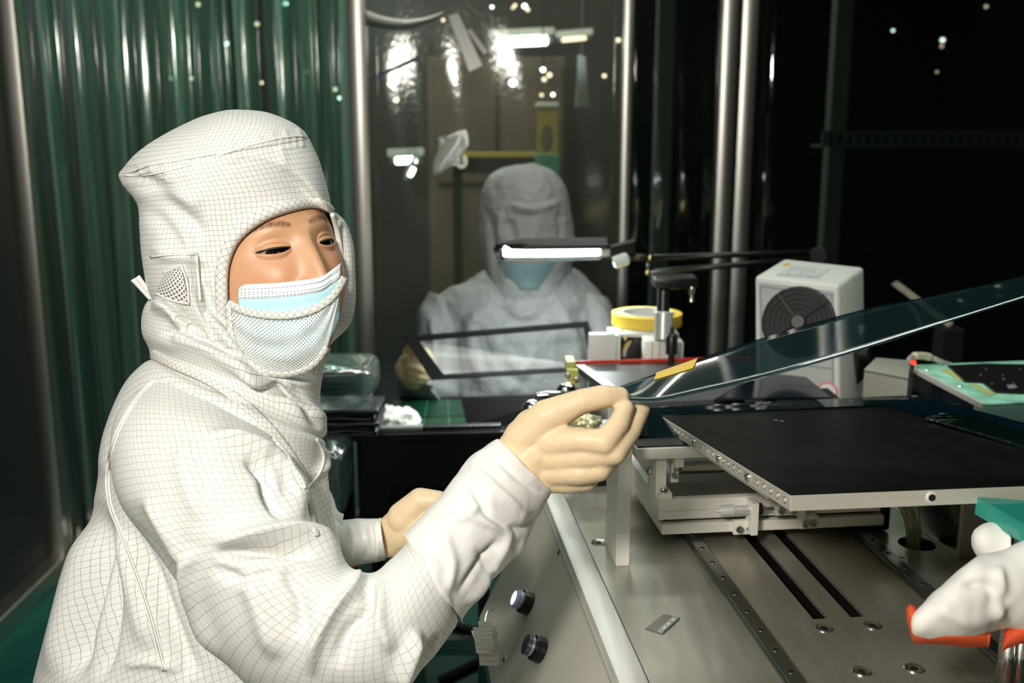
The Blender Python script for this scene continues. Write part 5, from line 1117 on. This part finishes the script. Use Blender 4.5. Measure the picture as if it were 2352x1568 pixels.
# ---- coverall
BF_SCALE = 1.5
BF = [([(228, 1140), (218, 1300), (182, 1460), (165, 1570)], 22, -.016), ([(262, 1200), (310, 1360), (345, 1500)], 26, .006), ([(240, 1180), (265, 1330), (250, 1480), (225, 1570)], 14, -.008), ([(205, 1190), (150, 1380), (110, 1560)], 20, .006), ([(300, 1200), (360, 1350), (420, 1500), (440, 1560)], 20, -.010), ([(280, 1530), (350, 1520), (440, 1545)], 10, .004), ([(735, 1040), (745, 1150), (770, 1270)], 8, .003), ([(700, 1110), (720, 1200), (745, 1290)], 8, .004), ([(640, 1010), (690, 1090), (712, 1120)], 10, -.005), ([(715, 1100), (740, 1060), (735, 1020)], 8, .004), ([(300, 900), (250, 1010), (240, 1100)], 16, .003)]
TR = loft([(352, 822, 735, 1004, 1.11, .09), (325, 838, 745, 1018, 1.11, .115), (282, 890, 742, 1035, 1.12, .132), (246, 985, 744, 1075, 1.13, .140), (228, 1085, 750, 1130, 1.13, .140), (212, 1170, 764, 1200, 1.13, .138), (178, 1260, 782, 1280, 1.13, .138), (138, 1370, 790, 1370, 1.13, .140), (105, 1470, 792, 1470, 1.13, .145), (76, 1580, 790, 1580, 1.13, .150), (60, 1700, 780, 1700, 1.13, .155), (70, 1850, 740, 1850, 1.13, .15), (130, 1950, 690, 1950, 1.13, .13)], 200, 14, [(q[0], q[1], q[2]*BF_SCALE) for q in BF], .0022, 9, .7)
lpart('coverall', TR, GRIDB, W); tor_bvh = bvh_of(TR[0], TR[1])
LEG = lambda dx, dz: loft([(200+dx, 1780, 520+dx, 1780, 1.13+dz, .10), (220+dx, 2100, 520+dx, 2100, 1.13+dz, .085), (250+dx, 2500, 510+dx, 2500, 1.13+dz, .075), (270+dx, 2900, 500+dx, 2900, 1.13+dz, .07)], 48, 6, (), .003, 8, 3.)
lpart('trouser_leg', LEG(0, -.05), GRIDB, W, caps=True); lpart('trouser_leg', LEG(80, .09), GRIDB, W, caps=True)
for dx, dz in ((0, -.05), (80, .09)):
    q = P(390+dx, 2900, 1.13+dz); part('boot', blob((q[0]+.03, q[1], .055), .13, .05, .06, 1, .03, 28), CLOTH, W, smooth=True)
# sleeve of the near arm
AF_SCALE = 1.45
AF = [([(478, 1246), (560, 1234), (650, 1226), (730, 1244), (792, 1300)], 17, .011), ([(492, 1276), (560, 1268), (650, 1262), (725, 1278)], 13, -.012), ([(455, 1255), (435, 1310), (460, 1420), (520, 1540)], 14, .008), ([(455, 1005), (540, 1010), (620, 1050), (672, 1130), (695, 1205)], 16, .010), ([(560, 1045), (605, 1085), (620, 1140), (655, 1195)], 13, -.009), ([(600, 1040), (640, 1085), (662, 1150)], 9, -.005), ([(300, 1140), (350, 1250), (410, 1370), (470, 1500)], 26, -.004), ([(330, 1130), (390, 1230), (430, 1300)], 16, .005), ([(790, 1315), (825, 1345), (770, 1400), (725, 1480), (715, 1560)], 13, .010), ([(830, 1330), (850, 1390), (800, 1450), (770, 1540)], 16, -.009), ([(880, 1330), (870, 1420), (900, 1500)], 16, .005), ([(560, 1300), (600, 1400), (640, 1520)], 26, .006), ([(650, 1300), (690, 1380), (690, 1470)], 18, -.006), ([(480, 1300), (560, 1330), (640, 1310)], 14, -.004), ([(420, 1000), (430, 1100), (470, 1200)], 24, .004), ([(960, 1440), (930, 1510), (905, 1580)], 13, .010), ([(1010, 1450), (970, 1520), (945, 1580)], 9, -.006)]
SL = loft([(345, 870, 560, 930, 1.06, .05), (282, 930, 620, 985, 1.045, .085), (256, 1010, 660, 1050, 1.03, .100), (262, 1100, 690, 1130, 1.015, .104), (300, 1190, 718, 1200, 1.0, .102), (370, 1280, 770, 1262, .985, .096), (435, 1380, 806, 1306, .972, .090), (520, 1520, 838, 1316, .962, .086), (680, 1640, 866, 1312, .957, .084), (880, 1640, 893, 1290, .955, .078), (985, 1520, 925, 1262, .957, .070), (1040, 1450, 955, 1228, .960, .062), (1052, 1425, 980, 1200, .962, .055)], 200, 14, [(q[0], q[1], q[2]*AF_SCALE) for q in AF], .0028, 11, .3)
lpart('sleeve', SL, GRIDS, W); sl_bvh = bvh_of(SL[0], SL[1])
# white plastic oversleeve
OF = [([(1040, 1080), (1085, 1120), (1130, 1190), (1200, 1215), (1245, 1165)], 9, -.005), ([(1060, 1180), (1130, 1205), (1185, 1225)], 9, .005), ([(1180, 1215), (1150, 1270), (1110, 1340), (1060, 1400)], 10, .006), ([(1150, 1240), (1100, 1290), (1050, 1370)], 8, -.005), ([(1010, 1210), (1040, 1290), (1020, 1370)], 12, .004), ([(1000, 1180), (1060, 1190), (1110, 1150)], 10, .004), ([(950, 1290), (1000, 1340), (1040, 1400)], 8, .004), ([(1075, 1070), (1130, 1110), (1220, 1190)], 8, .004), ([(1090, 1250), (1130, 1330), (1100, 1380)], 8, -.004), ([(1120, 1030), (1180, 1090), (1250, 1140)], 7, -.003), ([(1170, 1280), (1210, 1240), (1240, 1200)], 7, .004), ([(980, 1260), (960, 1310), (985, 1370)], 9, -.004)]
OV = loft([(1066, 1432, 930, 1228, .960, .058), (1062, 1424, 938, 1222, .960, .0615), (1075, 1400, 962, 1196, .962, .0600), (1120, 1346, 1000, 1148, .966, .057), (1172, 1286, 1045, 1092, .972, .052), (1212, 1230, 1082, 1050, .977, .046), (1240, 1180, 1112, 1026, .981, .042), (1268, 1132, 1140, 1008, .985, .038), (1266, 1124, 1147, 1012, .985, .034), (1250, 1118, 1158, 1025, .985, .030)], 160, 14, OF, .0026, 20, 5.)
lpart('oversleeve', OV, SLEEVEW, W)
# far arm: sleeve end and cuff
lpart('sleeve', loft([(560, 1000, 700, 1040, 1.25, .06), (600, 1120, 760, 1130, 1.26, .065), (660, 1300, 775, 1170, 1.22, .06), (760, 1330, 790, 1180, 1.19, .052)], 80, 10, (), .002, 14, 8.), GRID, W)
lpart('oversleeve', loft([(740, 1325, 745, 1185, 1.205, .055), (790, 1308, 785, 1192, 1.185, .052), (830, 1296, 832, 1190, 1.17, .047), (872, 1286, 866, 1191, 1.155, .041), (883, 1280, 873, 1192, 1.152, .039), (880, 1275, 872, 1198, 1.152, .036)], 100, 12, [([(800, 1200), (815, 1250), (805, 1300)], 7, .004), ([(835, 1195), (842, 1250), (838, 1290)], 6, -.003), ([(860, 1195), (868, 1240), (868, 1285)], 5, .003)], .002, 24, 9.), SLEEVEW, W)
# seams, collar tape and front placket
allb = [sl_bvh, tor_bvh]
def front_cast(x, y, z):
    zs_ = [cast(b, x, y) for b in allb]; zs_ = [k for k in zs_ if k]; return min(zs_) if zs_ else z
def fcurve(pts, per, lift, z=1.0):
    out = []
    for x, y in crom(np.array(pts, float), per): z = front_cast(x, y, z); out.append(P(x, y, z-lift))
    o_ = np.array(out)
    for _ in range(3): o_[1:-1] = (o_[:-2]+2*o_[1:-1]+o_[2:])/4
    return o_
seam = [(352, 872), (318, 905), (288, 950), (263, 1000), (247, 1060), (243, 1110), (251, 1165), (270, 1215), (292, 1275), (318, 1345), (342, 1420), (360, 1490), (374, 1540)]
for o_ in (0, 6): part('raglan_seam', tube(fcurve([(x+o_, y) for x, y in seam], 8, .0010), .0010, 6, 1), STITCH, W, smooth=True)
cape_bvh = bvh_of(NC[0], NC[1]); allb = [sl_bvh, tor_bvh, cape_bvh]
def fribbon(name, pts, wpx, lift, m, th=.002):
    c = crom(np.array(pts, float), 8); T = np.gradient(c, axis=0); T /= np.linalg.norm(T, axis=1)[:, None]; Nn = np.stack([-T[:, 1], T[:, 0]], 1); G = []; z = 1.0
    for i in range(len(c)):
        row = []
        for k in range(5): q = c[i]+Nn[i]*wpx*(k/4-.5); z = front_cast(q[0], q[1], z); row.append(P(q[0], q[1], z-lift))
        G.append(row)
    G = np.array(G)
    for _ in range(4): G[1:-1] = (G[:-2]+2*G[1:-1]+G[2:])/4
    L = np.concatenate([[0], np.cumsum(np.linalg.norm(np.diff(G[:, 0], axis=0), axis=1))]); uv = np.stack([np.repeat(L[:, None], 5, 1), np.repeat(np.linspace(0, .01, 5)[None], len(G), 0)], 2).reshape(-1, 2)
    part(name, sheet(G, th), m, W, smooth=True, uv=np.concatenate([uv, uv]))
fribbon('collar_tape', [(347, 812), (400, 838), (470, 868), (540, 912), (600, 962), (650, 1020), (690, 1080), (708, 1118)], 19, .0035, GRIDD)
fribbon('placket', [(708, 1118), (715, 1160), (721, 1195), (727, 1230)], 10, .0012, GRIDD)
for pts in ([(727, 1008), (744, 1045), (735, 1085), (706, 1120)],): part('collar_edge', tube(fcurve(pts, 8, .0016), .0012, 6, 1), STITCH, W, smooth=True)
# ---- gloves
hv = hand_mesh([
    [((1205, 1010, .980), .021), ((1255, 958, .968), .017), ((1335, 922, .964), .0118), ((1388, 910, .966), .0112), ((1424, 909, .970), .0088)],
    [((1262, 1018, .968), .0155), ((1330, 1010, .952), .0122), ((1388, 1016, .945), .0118), ((1420, 975, .953), .0100), ((1436, 938, .966), .0086)],
    [((1268, 1050, .970), .0155), ((1350, 1048, .954), .0118), ((1412, 1040, .950), .0112), ((1448, 990, .966), .0098), ((1474, 940, .984), .0082)],
    [((1262, 1080, .975), .0150), ((1330, 1086, .960), .0115), ((1378, 1078, .957), .0112), ((1420, 1035, .975), .0095), ((1440, 990, .995), .0080)],
    [((1252, 1098, .983), .0140), ((1300, 1108, .974), .0108), ((1348, 1102, .972), .0104), ((1384, 1060, .988), .0088), ((1398, 1015, 1.006), .0074)]],
    [(((1195, 1065, .985), .026), ((1250, 1030, .980), .024)), (((1195, 1065, .985), .026), ((1255, 1085, .984), .020)), (((1190, 1050, .985), .025), ((1225, 985, .978), .020)), (((1150, 1085, .985), .026), ((1205, 1068, .985), .027)), (((1245, 1000, .985), .02), ((1260, 1060, .99), .02))])
part('glove', hv, LATEX, W, smooth=True, label='cream latex glove on the outstretched hand')
hv = hand_mesh([
    [((930, 1190, 1.135), .020), ((965, 1150, 1.128), .0145), ((1005, 1150, 1.125), .0115), ((1045, 1160, 1.13), .0095)],
    [((990, 1200, 1.125), .015), ((1050, 1190, 1.12), .011), ((1080, 1215, 1.12), .010), ((1080, 1250, 1.13), .0085)],
    [((990, 1222, 1.13), .015), ((1055, 1222, 1.125), .011), ((1085, 1245, 1.13), .010), ((1080, 1275, 1.14), .0085)],
    [((980, 1242, 1.14), .0145), ((1040, 1250, 1.135), .011), ((1068, 1270, 1.14), .0095), ((1060, 1295, 1.15), .008)],
    [((965, 1255, 1.15), .013), ((1015, 1270, 1.15), .010), ((1040, 1285, 1.15), .009), ((1035, 1300, 1.16), .0075)]],
    [(((895, 1236, 1.150), .0205), ((960, 1210, 1.138), .024)), (((895, 1238, 1.150), .0205), ((960, 1235, 1.145), .020)), (((862, 1238, 1.154), .0185), ((900, 1236, 1.150), .0205)), (((905, 1220, 1.145), .020), ((948, 1178, 1.135), .019))], .0018)
part('glove', hv, LATEX, W, smooth=True, label='cream latex glove on the far hand')
part('glove_roll', tube([P(877+3*math.cos(a)+4*math.sin(a), 1238+45*math.sin(a), 1.154-.021*math.cos(a)) for a in np.linspace(0, 2*math.pi, 25)], .0022, 8, 1), mat('glove_rim', (.80, .68, .33), .5), W, smooth=True)
# ================================================================ glass sheet in the outstretched hand
lo = crom(np.array([(1418, 914, .972), (1500, 921, .955), (1600, 902, .94), (1750, 868, .92), (1950, 812, .90), (2150, 748, .885), (2380, 675, .87), (2560, 615, .86)], float), 6)
up = crom(np.array([(1400, 896, .985), (1530, 850, 1.035), (1640, 812, 1.05), (1780, 768, 1.06), (1980, 712, 1.05), (2160, 676, 1.03), (2380, 628, 1.01), (2560, 585, .99)], float), 6)
GS = np.array([[P(*(a_*(1-k)+b_*k)) for k in np.linspace(0, 1, 9)] for a_, b_ in zip(lo, up)])
gs_ = part('glass_sheet', sheet(GS, .0007), FILMM, smooth=True, label='long thin teal glass sheet held out by the gloved hand', cat='glass')
def gstrip(i0, i1, k0, k1, lift):
    G = GS[i0:i1+1, k0:k1+1]-FWD*lift-UP*0; return sheet(G+UP*lift, .0006)
part('yellow_corner_tape', gstrip(5, 10, 6, 8, .0009), YELLOW, gs_)
# ================================================================ cloth work glove hung at the right edge
t = thing('work_glove', 'white cloth work glove with orange lining hanging under the teal glass slab', 'glove', P(2240, 1480, .86))
CF = [([(2200, 1330), (2280, 1350), (2310, 1400)], 16, -.006), ([(2290, 1290), (2300, 1360), (2290, 1440)], 14, .006), ([(2150, 1380), (2200, 1420), (2280, 1430)], 18, .004)]
lpart('glove_body', loft([(2450, 1190, 2450, 1460, .86, .03), (2370, 1230, 2380, 1462, .86, .040), (2300, 1262, 2310, 1446, .86, .044), (2240, 1276, 2258, 1462, .855, .042), (2180, 1322, 2200, 1470, .85, .036), (2128, 1372, 2140, 1474, .85, .028), (2100, 1402, 2102, 1464, .85, .018), (2094, 1420, 2094, 1450, .85, .006)], 100, 10, CF, .003, 22, 4.), CLOTH, t, caps=True)
lpart('glove_finger', loft([(2450, 1170, 2450, 1330, .905, .026), (2360, 1200, 2360, 1325, .905, .028), (2300, 1198, 2305, 1312, .905, .026), (2262, 1202, 2268, 1296, .905, .024), (2240, 1216, 2244, 1272, .905, .016), (2233, 1232, 2234, 1252, .905, .005)], 80, 10, (), .002, 20, 2.), CLOTH, t, caps=True)
lpart('glove_lining', loft([(2275, 1440, 2272, 1488, .862, .022), (2200, 1440, 2200, 1484, .856, .026), (2140, 1430, 2140, 1480, .856, .024), (2096, 1390, 2100, 1476, .855, .018), (2083, 1398, 2086, 1440, .855, .008)], 60, 8, (), .0015, 25, 1.), ORANGE, t, caps=True)
lpart('glove_lining', loft([(2450, 1420, 2450, 1470, .862, .018), (2360, 1430, 2345, 1478, .862, .018), (2320, 1440, 2306, 1492, .862, .012), (2308, 1450, 2302, 1496, .862, .004)], 50, 8, (), .0015, 25, 2.), ORANGE, t, caps=True)
# ================================================================ the seated worker behind
Q = thing('person', 'seated person in grey cleanroom suit and hood behind the lit desk lamp', 'person', (P(1210, 900, 2.55)*[1, 1, 0]))
zq_ = 2.55
hd2 = [(1185, 376, 1228, 374, zq_, .03), (1135, 395, 1275, 395, zq_, .085), (1110, 430, 1300, 428, zq_, .105), (1100, 480, 1311, 478, zq_, .115), (1100, 535, 1318, 532, zq_, .115), (1108, 585, 1320, 582, zq_, .112), (1118, 625, 1310, 622, zq_, .105), (1120, 660, 1310, 655, zq_, .10), (1100, 700, 1330, 695, zq_, .09)]
HV2, HF2, HU2 = loft(hd2, 120, 10, [([(1165, 470), (1225, 482), (1290, 462)], 7, .014), ([(1150, 480), (1148, 560)], 7, .008), ([(1170, 500), (1180, 560)], 9, -.008), ([(1120, 470), (1130, 560), (1140, 620)], 8, -.008), ([(1285, 480), (1290, 560)], 7, -.007)], .004, 9, 6.)
d = HV2-CAM; zz_ = d@FWD; hx = 1176+F*(d@RIGHT)/zz_; hy = 784-F*(d@UP)/zz_
fo = np.array([(1152, 575), (1180, 566), (1230, 564), (1275, 570), (1282, 600), (1250, 640), (1210, 650), (1160, 640), (1146, 600)], float)
inn = (inside(hx, hy, fo) & (zz_ < zq_)).ravel(); HF2 = [q for q in HF2 if not all(inn[i] for i in q)]
lpart('hood', (HV2, HF2, HU2), GREYSUIT, Q)
hb2 = []
for i in range(25):
    th = math.pi*i/24
    for j in range(49):
        a = 2*math.pi*j/48; hb2.append(P(1212, 520, zq_-.005)+np.array([.078*math.sin(th)*math.cos(a), .090*math.sin(th)*math.sin(a)-.012*math.exp(-((a-4.712)/.2)**2-((th-1.85)/.2)**2), .118*math.cos(th)]))
part('body', join((np.array(hb2), gridfaces(25, 49)), limb([(1212, 560, 2.56), (1212, 680, 2.58)], [.05, .055]), limb([(1210, 680, 2.60), (1205, 800, 2.60), (1200, 960, 2.60), (1200, 1080, 2.6)], [.10, .13, .12, .12]), limb([(1040, 715, 2.60), (1005, 800, 2.54), (995, 880, 2.46)], [.035, .03, .028]), limb([(995, 890, 2.45), (958, 884, 2.37), (950, 866, 2.30)], [.026, .016, .014]), limb([(1360, 720, 2.60), (1385, 800, 2.53), (1410, 870, 2.43)], [.035, .03, .028])), SKINP, Q, smooth=True)
Gm = []
for i in range(14):
    s = i/13; row = []
    for j in range(24):
        a = -1.1+2.2*j/23; row.append(P(1212, 590+62*s, zq_-.02)+np.array([.084*math.sin(a)*(1-.35*s*s), -.098*math.cos(a)*(1-.12*s), 0]))
    Gm.append(row)
part('mask', sheet(np.array(Gm), .002), MASKG, Q, smooth=True)
SF = [([(1100, 700), (1080, 790), (1120, 900)], 12, .014), ([(1060, 720), (1040, 800), (1060, 890)], 12, -.012), ([(1130, 690), (1200, 740), (1280, 700)], 12, -.010), ([(1160, 740), (1240, 720), (1300, 760)], 10, .010), ([(1280, 690), (1320, 780), (1330, 880)], 12, .014), ([(1250, 780), (1200, 850), (1150, 920)], 14, .010), ([(1130, 800), (1170, 860), (1230, 900)], 14, -.010), ([(1330, 700), (1350, 800)], 10, -.010), ([(1140, 760), (1140, 860)], 9, .010)]
lpart('coverall', loft([(1105, 618, 1320, 612, 2.60, .09), (1070, 640, 1345, 632, 2.60, .12), (1015, 672, 1385, 678, 2.60, .14), (985, 715, 1402, 728, 2.60, .15), (990, 800, 1398, 805, 2.60, .16), (1000, 880, 1385, 880, 2.60, .17), (1000, 960, 1375, 960, 2.60, .18), (990, 1080, 1385, 1080, 2.60, .19), (1020, 1160, 1350, 1160, 2.6, .15)], 140, 10, SF, .010, 8, 3.), GREYSUIT, Q)
lpart('sleeve', loft([(985, 668, 1075, 700, 2.58, .06), (958, 715, 1070, 745, 2.56, .075), (958, 770, 1062, 790, 2.54, .078), (945, 840, 1060, 850, 2.50, .078), (925, 895, 1058, 905, 2.44, .075), (912, 918, 1040, 925, 2.38, .07), (914, 880, 1020, 925, 2.31, .055), (912, 850, 1000, 895, 2.26, .045), (912, 840, 995, 880, 2.25, .04)], 100, 10, [([(990, 720), (1000, 800), (985, 880)], 9, .012), ([(1030, 740), (1020, 820), (1000, 900)], 9, -.010), ([(940, 890), (980, 900), (1020, 880)], 8, .008)], .006, 10, 1.), GREYSUIT, Q)
lpart('sleeve', loft([(1320, 668, 1398, 682, 2.58, .06), (1330, 715, 1415, 722, 2.56, .075), (1340, 780, 1430, 780, 2.53, .075), (1350, 850, 1450, 850, 2.48, .072), (1370, 900, 1470, 890, 2.40, .065), (1390, 900, 1460, 880, 2.34, .05)], 80, 10, (), .006, 10, 2.), GREYSUIT, Q)
hv = hand_mesh([
    [((945, 838, 2.235), .022), ((938, 812, 2.215), .014), ((948, 798, 2.205), .012), ((960, 805, 2.20), .010)],
    [((930, 832, 2.22), .016), ((945, 822, 2.19), .012), ((972, 830, 2.185), .011), ((990, 842, 2.20), .010)],
    [((930, 845, 2.22), .016), ((945, 840, 2.19), .012), ((970, 848, 2.185), .011), ((985, 856, 2.20), .010)],
    [((932, 857, 2.225), .016), ((945, 855, 2.195), .012), ((965, 862, 2.19), .011), ((980, 866, 2.20), .010)],
    [((936, 866, 2.23), .014), ((946, 868, 2.20), .011), ((960, 873, 2.195), .010), ((970, 874, 2.20), .009)]],
    [(((950, 850, 2.255), .034), ((938, 850, 2.225), .030)), (((955, 845, 2.26), .030), ((950, 865, 2.25), .030))], .003, 4)
part('glove', hv, LATEX2, Q, smooth=True)
lpart('glove_cuff', loft([(960, 792, 985, 800, 2.225, .02), (968, 812, 1000, 826, 2.24, .03), (975, 838, 1008, 850, 2.25, .02)], 40, 6, (), .001, 20, 1.), LATEX2, Q, caps=True)
# stool for the seated worker
t = thing('stool', 'dark stool under the seated worker in grey', 'stool', (P(1200, 1000, 2.62)*[1, 1, 0]))
b0 = ROOT[t]; part('seat', lathe([(.15, .40), (.17, .41), (.17, .445), (.15, .455)], b0, EZ, 28), BLACKM, t, angle=35); part('column', cyl(b0+EZ*.05, b0+EZ*.4, .025, 16), STEEL, t, angle=35)
for k in range(5):
    a = 2*math.pi*k/5; part('leg', tube([b0+EZ*.06, b0+np.array([math.cos(a)*.25, math.sin(a)*.25, .03])], .016, 8, 1), BLACKM, t)
# black-bordered cover glass held by the seated worker
zf = 2.20
oc = [P(928, 772, zf), P(1350, 737, zf+.02), P(1392, 846, zf-.06), P(990, 870, zf-.10)]
cen = sum(oc)/4; ic = []
e1 = (oc[1]-oc[0])/np.linalg.norm(oc[1]-oc[0]); e2 = (oc[3]-oc[0])/np.linalg.norm(oc[3]-oc[0]); bw_ = (.020, .010)
ic = [oc[0]+e1*.024+e2*.016, oc[1]-e1*.018+e2*.016, oc[2]-e1*.022-e2*.012, oc[3]+e1*.03-e2*.012]
fn_ = np.cross(e1, e2); fn_ /= np.linalg.norm(fn_)
V = np.array(oc+ic+[q+fn_*.004 for q in oc+ic]); Fc = []
for k in range(4):
    k2 = (k+1) % 4; Fc += [(k, k2, 4+k2, 4+k), (8+k2, 8+k, 12+k, 12+k2), (k2, k, 8+k, 8+k2), (4+k, 4+k2, 12+k2, 12+k)]
fr_ = thing('cover_glass', 'cover glass with a black border held by the seated worker', 'glass', cen)
part('black_border', (V, Fc), mat('border_black', (.003, .003, .003), .6, 0, .1), fr_)
part('pane', prism([q+fn_*.001 for q in ic], fn_*.002), clear('thin_glass', (.95, .96, .96), .0, .03, .0, fk=.03), fr_)
